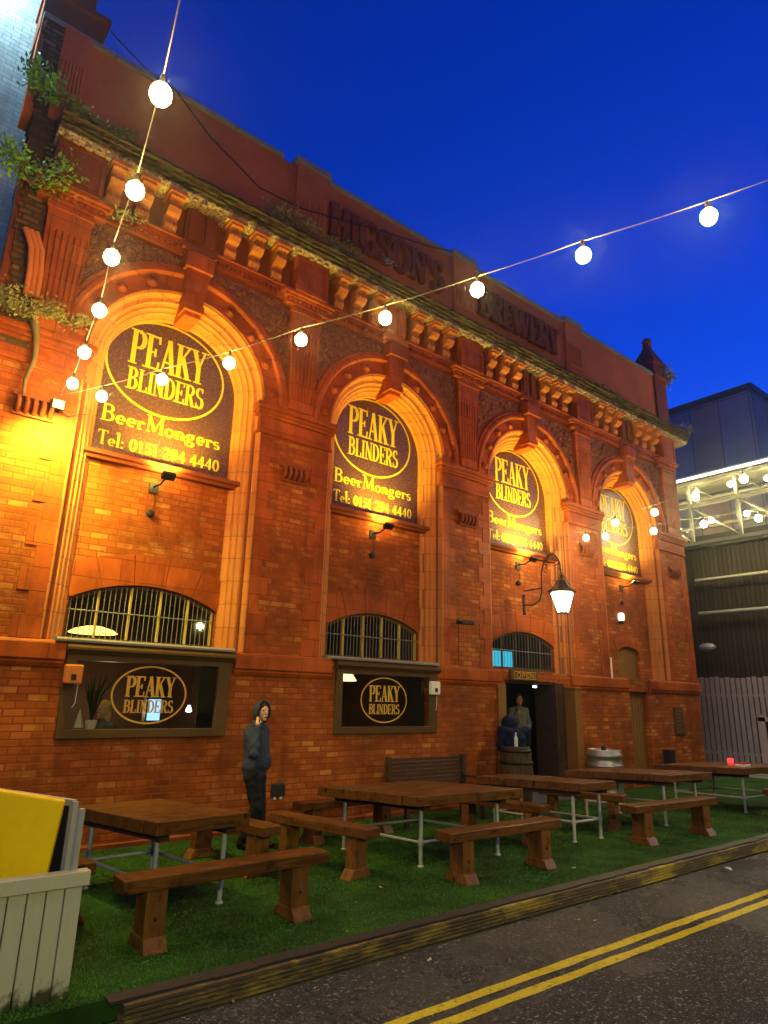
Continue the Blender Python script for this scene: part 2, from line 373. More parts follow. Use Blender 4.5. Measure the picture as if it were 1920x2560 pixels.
# each stroke: (points, kind) kind: None by direction, 'k' thick, 't' thin ; serif: ('S', x, y, halfwidth)
GL = {
 'P': (.62, [([(.15, 0), (.15, 1)], 'k'), ([(.15, .96), (.33, .96)] + A_(.33, .72, .21, .24, 90, -90) + [(.15, .48)], None)], [(.15, 0), (.12, 1)]),
 'E': (.62, [([(.15, 0), (.15, 1)], 'k'), ([(.15, .965), (.54, .965)], 't'), ([(.15, .5), (.4, .5)], 't'), ([(.15, .035), (.56, .035)], 't'),
        ([(.53, 1), (.54, .78)], 't'), ([(.4, .62), (.4, .38)], 't'), ([(.55, 0), (.57, .25)], 't')], [(.1, 0), (.1, 1)]),
 'A': (.66, [([(.1, 0), (.32, 1)], 't'), ([(.33, 1), (.55, 0)], 'k'), ([(.17, .32), (.47, .32)], 't')], [(.1, 0), (.56, 0)]),
 'K': (.68, [([(.15, 0), (.15, 1)], 'k'), ([(.56, .98), (.17, .45)], 't'), ([(.3, .62), (.57, 0)], 'k')], [(.15, 0), (.15, 1), (.57, 0), (.54, 1)]),
 'Y': (.66, [([(.1, 1), (.33, .45)], 'k'), ([(.57, 1), (.34, .45)], 't'), ([(.33, .5), (.33, 0)], 'k')], [(.33, 0), (.1, 1), (.57, 1)]),
 'B': (.64, [([(.15, 0), (.15, 1)], 'k'), ([(.15, .96), (.3, .96)] + A_(.3, .75, .2, .21, 90, -90) + [(.15, .53)], None),
        ([(.15, .53), (.32, .53)] + A_(.32, .285, .22, .245, 90, -90) + [(.15, .035)], None)], [(.1, 0), (.1, 1)]),
 'L': (.58, [([(.15, 0), (.15, 1)], 'k'), ([(.15, .035), (.52, .035)], 't'), ([(.51, 0), (.53, .27)], 't')], [(.12, 0), (.15, 1)]),
 'I': (.32, [([(.16, 0), (.16, 1)], 'k')], [(.16, 0), (.16, 1)]),
 'N': (.70, [([(.13, 0), (.13, 1)], 't'), ([(.13, .99), (.56, .02)], 'k'), ([(.57, 0), (.57, 1)], 't')], [(.13, 0), (.1, 1), (.57, 1)]),
 'D': (.68, [([(.15, 0), (.15, 1)], 'k'), ([(.15, .96), (.26, .96)] + A_(.26, .5, .32, .46, 90, -90, 16) + [(.15, .035)], None)], [(.1, 0), (.1, 1)]),
 'R': (.68, [([(.15, 0), (.15, 1)], 'k'), ([(.15, .96), (.33, .96)] + A_(.33, .74, .2, .22, 90, -90) + [(.15, .52)], None), ([(.33, .52), (.56, .0)], 'k')], [(.15, 0), (.12, 1), (.59, 0)]),
 'S': (.58, [(A_(.29, .745, .19, .22, 40, 255, 14) + A_(.29, .27, .2, .245, 85, -145, 14), None), ([(.46, .98), (.45, .76)], 't'), ([(.09, .02), (.1, .26)], 't')], []),
 'O': (.72, [(A_(.36, .5, .27, .48, 0, 360, 32), None)], []),
 'G': (.72, [(A_(.38, .5, .28, .48, 45, 330, 26), None), ([(.6, .42), (.6, .03)], 'k'), ([(.44, .43), (.66, .43)], 't'), ([(.57, .98), (.57, .74)], 't')], []),
 'H': (.74, [([(.15, 0), (.15, 1)], 'k'), ([(.58, 0), (.58, 1)], 'k'), ([(.15, .5), (.58, .5)], 't')], [(.15, 0), (.15, 1), (.58, 0), (.58, 1)]),
 'W': (.98, [([(.07, 1), (.27, 0)], 'k'), ([(.28, 0), (.48, .98)], 't'), ([(.48, .98), (.68, 0)], 'k'), ([(.69, 0), (.9, 1)], 't')], [(.07, 1), (.9, 1)]),
 'T': (.64, [([(.32, 0), (.32, 1)], 'k'), ([(.05, .965), (.6, .965)], 't'), ([(.06, 1), (.04, .8)], 't'), ([(.59, 1), (.61, .8)], 't')], [(.32, 0)]),
 'M': (.92, [([(.14, 0), (.16, 1)], 't'), ([(.16, 1), (.45, .08)], 'k'), ([(.45, .08), (.75, 1)], 't'), ([(.76, 0), (.76, 1)], 'k')], [(.14, 0), (.76, 0), (.12, 1), (.8, 1)]),
 "'": (.22, [([(.12, 1), (.10, .72)], 'k')], []),
 'e': (.48, [([(.1, .26), (.38, .26)] + A_(.245, .255, .155, .225, 5, 315, 18), None)], []),
 'r': (.40, [([(.13, 0), (.13, .47)], 'k'), (A_(.27, .3, .13, .16, 160, 60, 6), 't'), ([(.33, .43), (.33, .36)], 'k')], [(.15, 0), (.09, .45)]),
 'o': (.50, [(A_(.25, .235, .17, .225, 0, 360, 22), None)], []),
 'n': (.56, [([(.13, 0), (.13, .47)], 'k'), (A_(.27, .28, .14, .18, 170, 0, 9) + [(.41, .28), (.41, 0)], None)], [(.13, 0), (.41, 0), (.09, .45)]),
 'g': (.50, [(A_(.22, .32, .13, .14, 0, 360, 18), None), (A_(.22, -.11, .18, .125, 0, 360, 18), None), ([(.12, .2), (.09, .1), (.16, .03), (.34, 0)], 't'), ([(.32, .43), (.44, .46)], 't')], []),
 's': (.40, [(A_(.2, .345, .115, .105, 35, 255, 10) + A_(.2, .13, .125, .115, 80, -150, 10), None)], []),
 'l': (.28, [([(.14, 0), (.14, 1.02)], 'k')], [(.14, 0), (.09, 1)]),
 ':': (.26, [([(.13, .36), (.13, .48)], 'k'), ([(.13, 0), (.13, .12)], 'k')], []),
 ' ': (.28, [], []),
 '0': (.52, [(A_(.26, .42, .175, .4, 0, 360, 26), None)], []),
 '1': (.44, [([(.22, 0), (.22, .84)], 'k'), ([(.22, .82), (.09, .72)], 't')], [(.22, 0)]),
 '5': (.48, [([(.42, .8), (.16, .8), (.13, .45)], 't'), (A_(.23, .27, .17, .235, 115, -150, 14), None)], []),
 '2': (.50, [(A_(.24, .6, .16, .22, 165, -10, 10) + [(.35, .42), (.07, .04)], None), ([(.06, .045), (.45, .045)], 'k2')], []),
 '9': (.50, [(A_(.25, .57, .165, .245, 0, 360, 20), None), ([(.415, .57), (.37, .25), (.13, .01)], None)], []),
 '4': (.54, [([(.36, 0), (.36, .84)], 'k'), ([(.36, .84), (.06, .26), (.52, .26)], 't')], []),
}
def ribbon(mb, pts, wf, y, depth=0):
    P = [Vector((p[0], p[1])) for p in pts]; Ls = []; Rs = []
    closed = (P[0] - P[-1]).length < 1e-5 and len(P) > 3
    n = len(P)
    for i in range(n):
        a = P[i - 1] if i > 0 else (P[-2] if closed else None)
        b = P[i + 1] if i < n - 1 else (P[1] if closed else None)
        d1 = (P[i] - a).normalized() if a is not None else (b - P[i]).normalized()
        d2 = (b - P[i]).normalized() if b is not None else d1
        d = d1 + d2; d = d.normalized() if d.length > 1e-6 else d1
        nn = Vector((-d.y, d.x)); k = max(.5, nn.dot(Vector((-d1.y, d1.x))))
        w = wf(d) / 2 / k
        Ls.append(P[i] + nn * w); Rs.append(P[i] - nn * w)
    vs = [(p.x, y, p.y) for p in Ls] + [(p.x, y, p.y) for p in Rs]
    fs = [(i, i + 1, n + i + 1, n + i) for i in range(n - 1)]
    if depth:
        vs += [(p.x, y + depth, p.y) for p in Ls] + [(p.x, y + depth, p.y) for p in Rs]
        fs += [(i, i + 1, 2 * n + i + 1, 2 * n + i) for i in range(n - 1)] + [(n + i, n + i + 1, 3 * n + i + 1, 3 * n + i) for i in range(n - 1)]
        fs += [(0, n, 3 * n, 2 * n), (n - 1, 2 * n - 1, 4 * n - 1, 3 * n - 1)]
    mb.add(vs, fs)
def text(mb, s, x0, x1, z0, h, y, T=.15, t=.07, serif=.045, sw=.11, depth=0, over=0.03):
    W = sum(GL[c][0] for c in s); sx = (x1 - x0) / W; x = x0; q = 0
    T *= h; t *= h
    for c in s:
        w, strokes, ser = GL[c]
        for pts, k in strokes:
            pp = [(x + px * sx, z0 + pz * h) for px, pz in pts]
            if k == 'k' : wf = lambda d: T * min(1, max(.6, abs(d.y) + .25))
            elif k == 'k2': wf = lambda d: T * .7
            elif k == 't': wf = lambda d: t
            else: wf = lambda d: t + (T - t) * abs(d.y) ** 1.5
            q += 1; ribbon(mb, pp, wf, y - (q % 5) * .0004, depth)
        for px, pz in ser:
            q += 1; cx = x + px * sx; zz = z0 + pz * h - (serif * h * .5 if pz > .2 else -serif * h * .5)
            ribbon(mb, [(cx - T * .5 - sw * h * .45, zz), (cx + T * .5 + sw * h * .45, zz)], lambda d: serif * h, y - .0021 - (q % 3) * .0004, depth)
        x += w * sx
def ring(mb, cx, cz, rx, rz, w, y, depth=0, n=64):
    ribbon(mb, arc(cx, cz, rx, rz, 0, 360, n), lambda d: w, y, depth)

# ------------------------------------------------------------------ facade constants
P = 4.175
XC = [3.225 + P * k for k in range(4)]
PX = [1.30, 5.31, 9.487, 13.66, 17.84]          # pilaster centres
XR = 18.60                                       # right end of the facade
HW = 1.39                                        # half width of the arch openings
ZS = 6.62                                        # arch springing
bld = thing('brewery_building', 'long red brick and terracotta brewery with four tall arches and a parapet', 'building')

def arch_loop(cx, r, zb, cut=None):
    return [(cx - r, zb)] + [(cx - r, ZS)] + arc(cx, ZS, r, r, 180, 0, 40)[1:-1] + [(cx + r, ZS), (cx + r, zb)]
def rect(x0, x1, z0, z1): return [(x0, z0), (x1, z0), (x1, z1), (x0, z1)]
DOOR = (10.50, 12.45)
holes = [arch_loop(c, HW, 2.5) for c in XC]
holes += [rect(2.30, 4.32, 1.40, 2.32), rect(6.40, 8.42, 1.40, 2.32), rect(10.55, 12.2, 0, 2.3)[0:0] or rect(10.55, 12.2, .02, 2.32), rect(15.12, 15.95, .02, 2.2)]
lo = [(-3.0, 0.0), (XR, 0.0), (XR, 6.3)]
for c in XC[::-1]: lo += [(c + HW, 6.3), (c + HW, 2.5), (c - HW, 2.5), (c - HW, 6.3)]
lo += [(-3.0, 6.3)]
mb = MB(); mb.plate([lo] + holes[4:], 0, .5)
# lower wall in brick up to the imposts
mb.build('wall', M['brick'], bld)
up_ = [(.62, 6.301)]
for c in XC: up_ += arch_loop(c, HW, 6.301)
up_ += [(XR, 6.301), (XR, 9.95), (.62, 9.95)]
mb = MB(); mb.plate([up_], .003, .5)
mb.build('upper_wall', M['terra_dark'], bld)
# bay panels (recessed), with the segmental window openings
def seg(cx, hw, zs, zt, n=16, rev=False):
    rise = zt - zs; Rr = (hw * hw + rise * rise) / (2 * rise); cz = zt - Rr; a = math.degrees(math.asin(hw / Rr))
    pts = arc(cx, cz, Rr, Rr, 90 + a, 90 - a, n); return pts
for k, c in enumerate(XC):
    mb = MB()
    if k < 3: hole = [(c - 1.06, 2.56)] + seg(c, 1.06, 3.12, 3.39) + [(c + 1.06, 2.56)]
    else: hole = [(c - .52, 2.52)] + seg(c - .0, .52, 3.2, 3.34) + [(c + .52, 2.52)]
    mb.plate([rect(c - HW - .01, c + HW + .01, 2.49, 5.28), hole], .32, .52)
    mb.build('bay_panel', M['brick'], bld)
    mb = MB()          # voussoirs: five blocks with real joints
    hw, zs, zt, zo0, zo1, nb = (1.06, 3.12, 3.39, 3.62, 3.83, 5) if k < 3 else (.52, 3.2, 3.34, 3.5, 3.62, 5)
    rise = zt - zs; Rr = (hw * hw + rise * rise) / (2 * rise); cz = zt - Rr; am = math.degrees(math.asin(hw / Rr)); To = zo1 - zt
    for i in range(nb):
        a0 = 90 + am - 2 * am * i / nb - .15; a1 = 90 + am - 2 * am * (i + 1) / nb + .15
        lo = arc(c, cz, Rr - .004, Rr - .004, a0, a1, 4); hi = arc(c, cz, Rr + To, Rr + To, a1, a0, 4)
        mb.plate([lo + hi], .305, .50)
    mb.build('voussoirs', M['terra'], bld)
    # sill slab under the big sign
    mb = MB(); mb.prismx([(.50, 5.10), (.22, 5.10), (.20, 5.14), (.16, 5.16), (.16, 5.22), (.34, 5.27), (.50, 5.28)], c - 1.36, c + 1.36)
    mb.build('sign_sill', M['terra_dark'], bld)

# jambs and stepped arch rings: one swept moulding per bay
def path_full(c):
    return lambda r: [(c - r, 2.5), (c - r, 4.0), (c - r, 5.4), (c - r, ZS)] + arc(c, ZS, r, r, 180, 0, 44)[1:-1] + [(c + r, ZS), (c + r, 5.4), (c + r, 4.0), (c + r, 2.5)]
def path_arc(c, n=44): return lambda r: [(c - r, ZS)] + arc(c, ZS, r, r, 180, 0, n)[1:-1] + [(c + r, ZS)]
M['ringstone'] = brickmat('arch_ring_stone', (.52, .18, .045), (.60, .23, .06), (.16, .07, .04), .36, .36, .006, oddamt=.0, rough=.5, dirt=.35, bstr=.3)
for c in XC:
    mb = MB()
    mb.sweep([(1.41, -.018), (1.383, -.014), (1.378, .02), (1.372, .06), (1.34, .085), (1.28, .09), (1.27, .13), (1.24, .15), (1.21, .15), (1.20, .19), (1.17, .21), (1.15, .21), (1.15, .27), (1.11, .30), (1.08, .31), (1.08, .46)], path_full(c))
    mb.build('arch_reveal', M['ringstone'], bld, recalc=False)
    mb = MB()
    mb.sweep([(1.405, -.03), (1.415, -.05), (1.46, -.05), (1.465, -.02), (1.68, -.02), (1.685, -.07), (1.72, -.10), (1.78, -.10), (1.80, -.06), (1.86, -.06), (1.875, -.02), (1.875, .02)], path_arc(c))
    for a in (8, 27, 46, 65, 115, 134, 153, 172):
        bx, bz = c + 1.55 * math.cos(R(a)), ZS + 1.55 * math.sin(R(a))
        mb.lathe([(.085, .0), (.085, .045), (.055, .03), (.05, .05), (0, .07)], 12, (bx, -.02, bz), axis='y')
    mb.build('archivolt', M['terra'], bld)
    # carved spandrel corners with a rosette
    for sgn in (-1, 1):
        mb = MB()
        a = [(c + sgn * 1.87 * math.cos(R(t)), ZS + 1.87 * math.sin(R(t))) for t in range(8, 82, 6)]
        edge = c + sgn * (P / 2 - .25)
        if c == XC[0] and sgn < 0: edge = 1.56
        poly = a + [(a[-1][0], 8.66), (edge, 8.66), (edge, a[0][1])]
        mb.plate([poly], -.004, .02)
        q = (c + sgn * 1.58, ZS + 1.70)
        mb.lathe([(.19, 0), (.19, .05), (.15, .03), (.12, .06), (.06, .05), (.05, .09), (0, .1)], 14, (q[0], 0, q[1]), axis='y')
        for j in range(8):
            t = j * PI / 4; mb.ball((q[0] + .12 * math.cos(t), -.05, q[1] + .12 * math.sin(t)), .035, 8, 5)
        for j in range(26):
            for _ in range(8):
                xx = random.uniform(min(edge, c), max(edge, c)); zz = random.uniform(7.0, 8.62)
                if math.hypot(xx - c, zz - ZS) > 1.95 and math.hypot(xx - q[0], zz - q[1]) > .2 and abs(xx - c) < P / 2 - .3: break
            else: continue
            mb.ball((xx, -.01, zz), (.05 + random.random() * .03, .04, .05 + random.random() * .03), 7, 4)
        mb.build('carved_spandrel', M['carved'], bld)
    # keystone with its small capital
    mb = MB()
    mb.hexa([(c - .13, -.13, 7.62), (c + .13, -.13, 7.62), (c + .13, .34, 7.62), (c - .13, .34, 7.62)], [(c - .2, -.2, 8.42), (c + .2, -.2, 8.42), (c + .2, .0, 8.42), (c - .2, .0, 8.42)])
    for j in range(6):
        u = -.85 + 1.7 * j / 5
        mb.hexa([(c + .13 * u - .011, -.145, 7.95), (c + .13 * u + .011, -.145, 7.95), (c + .13 * u + .011, -.1, 7.95), (c + .13 * u - .011, -.1, 7.95)],
                [(c + .19 * u - .013, -.21, 8.36), (c + .19 * u + .013, -.21, 8.36), (c + .19 * u + .013, -.1, 8.36), (c + .19 * u - .013, -.1, 8.36)])
    mb.box(c - .16, c + .16, -.19, .1, 7.70, 7.84); mb.box(c - .23, c + .23, -.25, 0, 8.42, 8.72)
    mb.build('keystone', M['terra'], bld, bevel=.012)

# impost bands between the arches
def stack(mb, x0, x1, rows, yb=.02, ends=True):     # rows: (z0, z1, projection)
    for z0, z1, p in rows: mb.box(x0 - (p if ends else 0), x1 + (p if ends else 0), -p, yb, z0, z1)
gaps = [(-.2 + .9, XC[0] - HW)] + [(XC[k] + HW, XC[k + 1] - HW) for k in range(3)] + [(XC[3] + HW, XR)]
for i, (a, b) in enumerate(gaps):
    mb = MB(); stack(mb, a, b, [(6.10, 6.16, .04), (6.163, 6.40, .02), (6.403, 6.46, .06), (6.463, 6.53, .08), (6.533, 6.60, .11)], yb=.30)
    mb.box(a - .10, b + .10, -.10, .3, 6.603, 6.63)
    mb.build('impost', M['terra'], bld, bevel=.01)
    # terracotta quoins, long and short, just proud of the brick
    for e_ in (0, 1):
        if i == 0 and e_ == 0: continue
        mb = MB(); z = 2.52; j = e_
        while z < 6.0:
            w = .36 if j % 2 else .22
            x0, x1 = ((a, a + w), (b - w, b))[e_]
            mb.box(x0, x1, -.012, .1, z, z + .289); z += .29; j += 1
        mb.build('quoins', M['terra'], bld, bevel=.004)
    # roll mouldings beside each opening
    mb = MB()
    for x in ((b,) if i == 0 else (a,) if i == 4 else (a, b)):
        s = 1 if x == b else -1
        for dx, y, r in ((.055, .10, .035), (.12, .17, .028)):
            mb.tube([(x + s * dx, y, 2.5), (x + s * dx, y, 6.1)], r, 8)
    mb.build('jamb_rolls', M['terra_dark'], bld)
    # corbelled vent
    cx = (a + b) / 2 if i else 1.30
    if i in (1, 2, 3, 0, 4):
        mb = MB()
        mb.box(cx - .27, cx + .27, -.05, .02, 5.62, 5.68); mb.box(cx - .25, cx + .25, -.035, .02, 5.36, 5.40)
        for j in range(5):
            xx = cx - .2 + .1 * j
            mb.tube([(xx, -.02, 5.62), (xx, -.085, 5.57), (xx, -.10, 5.51), (xx, -.07, 5.45), (xx, -.02, 5.41)], .034, 8)
        mb.build('vent', M['terra_dark'], bld)

# pilasters over the piers: tapered fluted shaft, capital, panel block
def pilaster(cx, i):
    mb = MB(); n = 7
    def sec(w, y, z):
        pts = [(cx - w / 2, .02, z), (cx - w / 2, y, z)]
        for j in range(n):
            u0 = -w / 2 + w * (j + .22) / n; u1 = -w / 2 + w * (j + .42) / n; u2 = -w / 2 + w * (j + .62) / n; u3 = -w / 2 + w * (j + .82) / n
            pts += [(cx + u0, y, z), (cx + u1, y + .025, z), (cx + u2, y + .025, z), (cx + u3, y, z)]
        return pts + [(cx + w / 2, y, z), (cx + w / 2, .02, z)]
    flat = lambda w, y, z: [(px, min(py, y) if py < .01 else py, pz) for px, py, pz in sec(w, y, z)]
    rows = [flat(.46, -.12, 6.63), flat(.46, -.12, 6.80), sec(.47, -.12, 6.84), sec(.58, -.14, 8.16), flat(.58, -.14, 8.20), flat(.60, -.14, 8.62)]
    m_ = len(rows[0]); vs = [p for r_ in rows for p in r_]
    mb.add(vs, [(r_ * m_ + k, r_ * m_ + k + 1, (r_ + 1) * m_ + k + 1, (r_ + 1) * m_ + k) for r_ in range(len(rows) - 1) for k in range(m_ - 1)])
    mb.box(cx - .32, cx + .32, -.165, .02, 8.50, 8.56)
    p = mb.build('pilaster', M['terra'], bld)
    mb = MB(); stack(mb, cx - .29, cx + .29, [(8.62, 8.67, .17), (8.673, 8.75, .15), (8.753, 8.80, .20), (8.803, 8.86, .245)], yb=.02)
    for j in range(9): mb.box(cx - .40 + j * .095, cx - .355 + j * .095, -.185, -.1, 8.69, 8.745)
    c_ = mb.build('capital', M['terra'], p, bevel=.006)
    mb = MB(); mb.box(cx - .34, cx + .34, -.24, .02, 8.861, 9.60)
    for a0, a1, b0, b1 in ((-.34, .34, 8.865, 8.93), (-.34, .34, 9.52, 9.60), (-.34, -.27, 8.93, 9.52), (.27, .34, 8.93, 9.52)):
        mb.box(cx + a0 + .001, cx + a1 - .001, -.262, -.2, b0 + .001, b1 - .001)
    mb.box(cx - .16, cx + .16, -.252, -.2, 9.0, 9.46)
    mb.build('panel_block', M['terra'] if i else M['terra_dark'], p, bevel=.008)
for i, x in enumerate(PX): pilaster(x, i)

# dentil band, brackets and key panels
def scroll(xc, w):
    prof = [(.02, 8.975), (-.07, 8.975), (-.11, 9.02), (-.14, 9.09), (-.13, 9.15), (-.09, 9.19), (-.12, 9.22), (-.22, 9.25), (-.28, 9.32), (-.27, 9.38),
            (-.21, 9.42), (-.25, 9.45), (-.335, 9.48), (-.345, 9.60), (.02, 9.60)]
    mb = MB(); mb.prismx(prof, xc - w / 2, xc + w / 2)
    for j in (-1, 0, 1): mb.prismx([(y - .014, z) for y, z in prof[1:-1]] + [(0, 9.58), (0, 9.0)], xc + j * w * .3 - w * .09, xc + j * w * .3 + w * .09)
    mb.box(xc - w / 2 - .035, xc + w / 2 + .035, -.375, 0, 9.53, 9.598)
    return mb
for k, c in enumerate(XC):
    L, Rr = PX[k] + .34, PX[k + 1] - .34
    for x0, x1 in ((L, c - .23), (c + .23, Rr)):
        mb = MB(); stack(mb, x0 + .002, x1 - .002, [(8.72, 8.80, .05), (8.803, 8.86, .03), (8.863, 8.93, .09), (8.933, 8.97, .12)], yb=.02, ends=False)
        x = x0 + .03
        while x < x1 - .05: mb.box(x, x + .045, -.085, 0, 8.805, 8.858); x += .085
        mb.build('dentil_band', M['terra'], bld, bevel=.004)
    mb = MB(); mb.box(c - .27, c + .27, -.10, .02, 8.724, 9.60); mb.box(c - .30, c + .30, -.16, 0, 8.80, 8.90)
    for j in (-1, 1): mb.box(c + j * .14 - .09, c + j * .14 + .09, -.16, 0, 9.0, 9.55)
    mb.build('key_panel', M['terra_dark'] if k != 1 else M['terra_light'], bld, bevel=.01)
    for side in (-1, 1):
        for j in range(3):
            xc = c + side * (.52 + j * .445)
            if xc - .09 < L - .02 or xc + .09 > Rr + .02: continue
            scroll(xc, .21).build('bracket', M['bracketstone'], bld)

# crumbling, moss-grown cornice
rnd = random.Random(3)
prof = [(.0, 9.585), (-.30, 9.60), (-.33, 9.63), (-.36, 9.66), (-.37, 9.72), (-.40, 9.74), (-.40, 9.79), (-.43, 9.80), (-.44, 9.86), (-.47, 9.88), (-.47, 9.93), (-.30, 9.98), (.0, 10.05)]
def cornice(x0, x1, jit):
    mb = MB(); xs = []; x = x0
    while x < x1 - .06: xs.append(x); x += .075
    xs.append(x1); rows = []
    for x in xs:
        big = .6 + .8 * rnd.random(); row = []
        for j, (y, z) in enumerate(prof):
            a = jit * big * (1 if 0 < j < len(prof) - 1 else 0); e = .6 if j > 5 else 1
            row.append((x, y + rnd.uniform(-.2, 1) * a, z + rnd.uniform(-.6, .6) * a * e))
        rows.append(row)
    n = len(prof); vs = [p for r_ in rows for p in r_]
    mb.add(vs, [(i * n + k, i * n + k + 1, (i + 1) * n + k + 1, (i + 1) * n + k) for i in range(len(rows) - 1) for k in range(n - 1)])
    mb.add(rows[0], [tuple(range(n))]); mb.add(rows[-1], [tuple(range(n))[::-1]])
    return mb
mbc = cornice(.92, XR + .24, .022)
x = 1.0
while x < XR:                                        # worn dentils under the lip
    if rnd.random() < .85: mbc.box(x, x + .07 + rnd.random() * .03, -.35 + rnd.random() * .04, -.2, 9.59 - rnd.random() * .03, 9.64)
    x += .15
mbc.build('cornice', M['moss'], bld)

# parapet with piers, reeded panels, coping and raised letters
PZ0, PZ1 = 9.951, 11.72
mb = MB(); mb.plate([rect(.47, XR - .75, PZ0, PZ1)], .02, .42); par = mb.build('parapet', M['terra_ped'], bld)
mb = MB()
for x0, x1 in ((.47, PX[1] - .37), (PX[1] + .37, PX[2] - .37), (PX[2] + .37, PX[3] - .37), (PX[3] + .37, XR - .72)):
    xx = x0
    while xx < x1 - .3:
        xe = min(xx + .9 + rnd.random() * .25, x1 - .012)
        mb.box(xx, xe - .012, -.03 - rnd.random() * .012, .46, PZ1 + .001, PZ1 + .09 + rnd.random() * .02); xx = xe
for p_ in PX[1:4]: mb.box(p_ - .40, p_ + .40, -.09, .46, PZ1 + .06, PZ1 + .20)
mb.build('coping', M['slab'], par, bevel=.012)
for i, p_ in enumerate(PX):
    if i == 4: continue
    mb = MB(); w = .36 if i else .20; pc = p_ if i else .98
    mb.box(pc - w, pc + w, -.05, .03, PZ0 + .05, PZ1 + .06)
    for j in range(7):
        u = pc - w * .72 + j * w * 1.44 / 6
        mb.tube([(u, -.05, 10.55), (u, -.05, 11.12)], .028, 6)
    mb.box(pc - w * .9, pc + w * .9, -.09, 0, 10.45, 10.53)
    mb.build('parapet_pier', M['terra_ped'], par, bevel=.01)
mb = MB(); text(mb, "HIGSON'S", 5.72, 8.80, 10.57, .74, -.09, T=.20, t=.11, serif=.10, sw=.05, depth=.11); mb.build('raised_lettering', M['letterstone'], par)
mb = MB(); text(mb, "BREWERY", 9.95, 12.95, 10.57, .74, -.09, T=.20, t=.11, serif=.10, sw=.05, depth=.11); mb.build('raised_lettering', M['letterstone'], par)
mb = MB()
mb.box(XR - .75, XR - .12, -.04, .60, PZ0, 11.72); mb.box(XR - .82, XR - .05, -.11, .66, 11.72, 11.84)
mb.box(XR - .72, XR - .15, -.02, .58, 11.84, 12.2); mb.box(XR - .80, XR - .07, -.10, .66, 12.2, 12.3)
cxx, cyy = XR - .435, .28
mb.hexa([(cxx - .36, cyy - .36, 12.3), (cxx + .36, cyy - .36, 12.3), (cxx + .36, cyy + .36, 12.3), (cxx - .36, cyy + .36, 12.3)], [(cxx - .08, cyy - .08, 12.95), (cxx + .08, cyy - .08, 12.95), (cxx + .08, cyy + .08, 12.95), (cxx - .08, cyy + .08, 12.95)])
mb.box(cxx - .11, cxx + .11, cyy - .11, cyy + .11, 12.95, 13.0); mb.ball((cxx, cyy, 13.13), .15)
mb.build('corner_turret', M['terra_dark'], bld)
# left: dark chimney shoulder over the parapet and the torn masonry of the demolished bay
mb = MB(); mb.box(.45, 1.35, .1, 1.2, 11.6, 12.36); mb.box(.42, 1.40, .05, 1.25, 12.36, 12.48); mb.box(.45, 1.15, .12, 1.15, 12.48, 14.6)
mb.build('chimney', M['terra_dark'], bld, bevel=.01)
ol = []; z = 6.3
while z < 11.75:
    t = (z - 6.3) / 5.4; x = .76 - .26 * t + rnd.uniform(-.03, .05)
    ol += [(x, z), (x, z + .085)]; z += .09
mb = MB(); mb.plate([[(1.1, 6.3)] + [(1.1, 11.7)] + ol[::-1]], -.03, .46); mb.build('torn_masonry', M['rubble'], bld)
mb = MB()                                         # curved broken console
pth = [(1.04, -.10, 7.05), (1.03, -.14, 7.4), (.99, -.2, 7.7), (.88, -.2, 7.95)]
for d in (-.10, -.035, .03): mb.tube([(x + d, y, z) for x, y, z in pth], .04, 7)
mb.build('broken_console', M['terra_light'], bld)

# string course and plinth mouldings, broken by the windows and doors
segs = [(-2.9, 2.14), (4.50, 6.23), (8.60, 10.40), (12.75, 15.05), (16.05, XR + .03)]
for a, b in segs:
    mb = MB(); mb.prismx([(.02, 2.18), (-.02, 2.18), (-.035, 2.205), (-.05, 2.23), (-.05, 2.255), (-.075, 2.28), (-.075, 2.47), (-.05, 2.50), (.02, 2.52)], a, b)
    mb.build('string_course', M['terra'], bld, bevel=.004)
mb = MB(); mb.prismx([(.02, 0), (-.03, 0), (-.03, .05), (.02, .07)], -2.9, 10.3); mb.build('plinth', M['terra_dark'], bld)

# arched windows: frame, mullions, bars, glass, sill
def arched_window(c, k):
    w = thing_part('arched_window', bld)
    hw = 1.06; top = seg(c, hw, 3.12, 3.39, 24)
    def zt(x):
        rise = .27; Rr = (hw * hw + rise * rise) / (2 * rise); return 3.39 - Rr + math.sqrt(max(0, Rr * Rr - (x - c) ** 2))
    outer = [(c - hw, 2.56)] + top + [(c + hw, 2.56)]
    inner = [(c - hw + .05, 2.61)] + [(c + (x - c) * (hw - .05) / hw, z - .05) for x, z in top] + [(c + hw - .05, 2.61)]
    mb = MB(); mb.plate([outer, inner], .38, .43)
    fr = mb.build('window_frame', M['frame'], w)
    for dx in (-.66, -.22, .21, .63, 1.02): MB().box(c + dx - .014, c + dx + .014, .36, .40, 2.60, zt(c + dx) - .045).build('mullion', M['gold'] if k < 2 else M['frame'], w)
    mb = MB(); x = c - 1.02
    while x < c + 1.02: mb.tube([(x, .345, 2.58), (x, .345, zt(x) - .03)], .0058, 5, False); x += (.072 if k < 2 else .10)
    for z in (2.96,): mb.tube([(c - 1.04, .352, z), (c + 1.04, .352, z)], .010, 5)
    mb.build('window_bars', M['bars'], w)
    mb = MB(); mb.add([(x, .40, z) for x, z in inner[::-1]], [tuple(range(len(inner)))]); mb.build('window_pane', M['glass'], w, recalc=False)
    mb = MB(); mb.prismx([(.5, 2.50), (-.09, 2.50), (-.10, 2.53), (-.08, 2.555), (.38, 2.575), (.5, 2.575)], c - 1.22, c + 1.24 if k < 2 else c + 1.1)
    if k < 2: mb.build('window_sill', M['slab'], w, bevel=.006)
def thing_part(name, parent):
    o = bpy.data.objects.new(name, None); COL.objects.link(o); o.parent = parent; return o
for k in range(3): arched_window(XC[k], k)
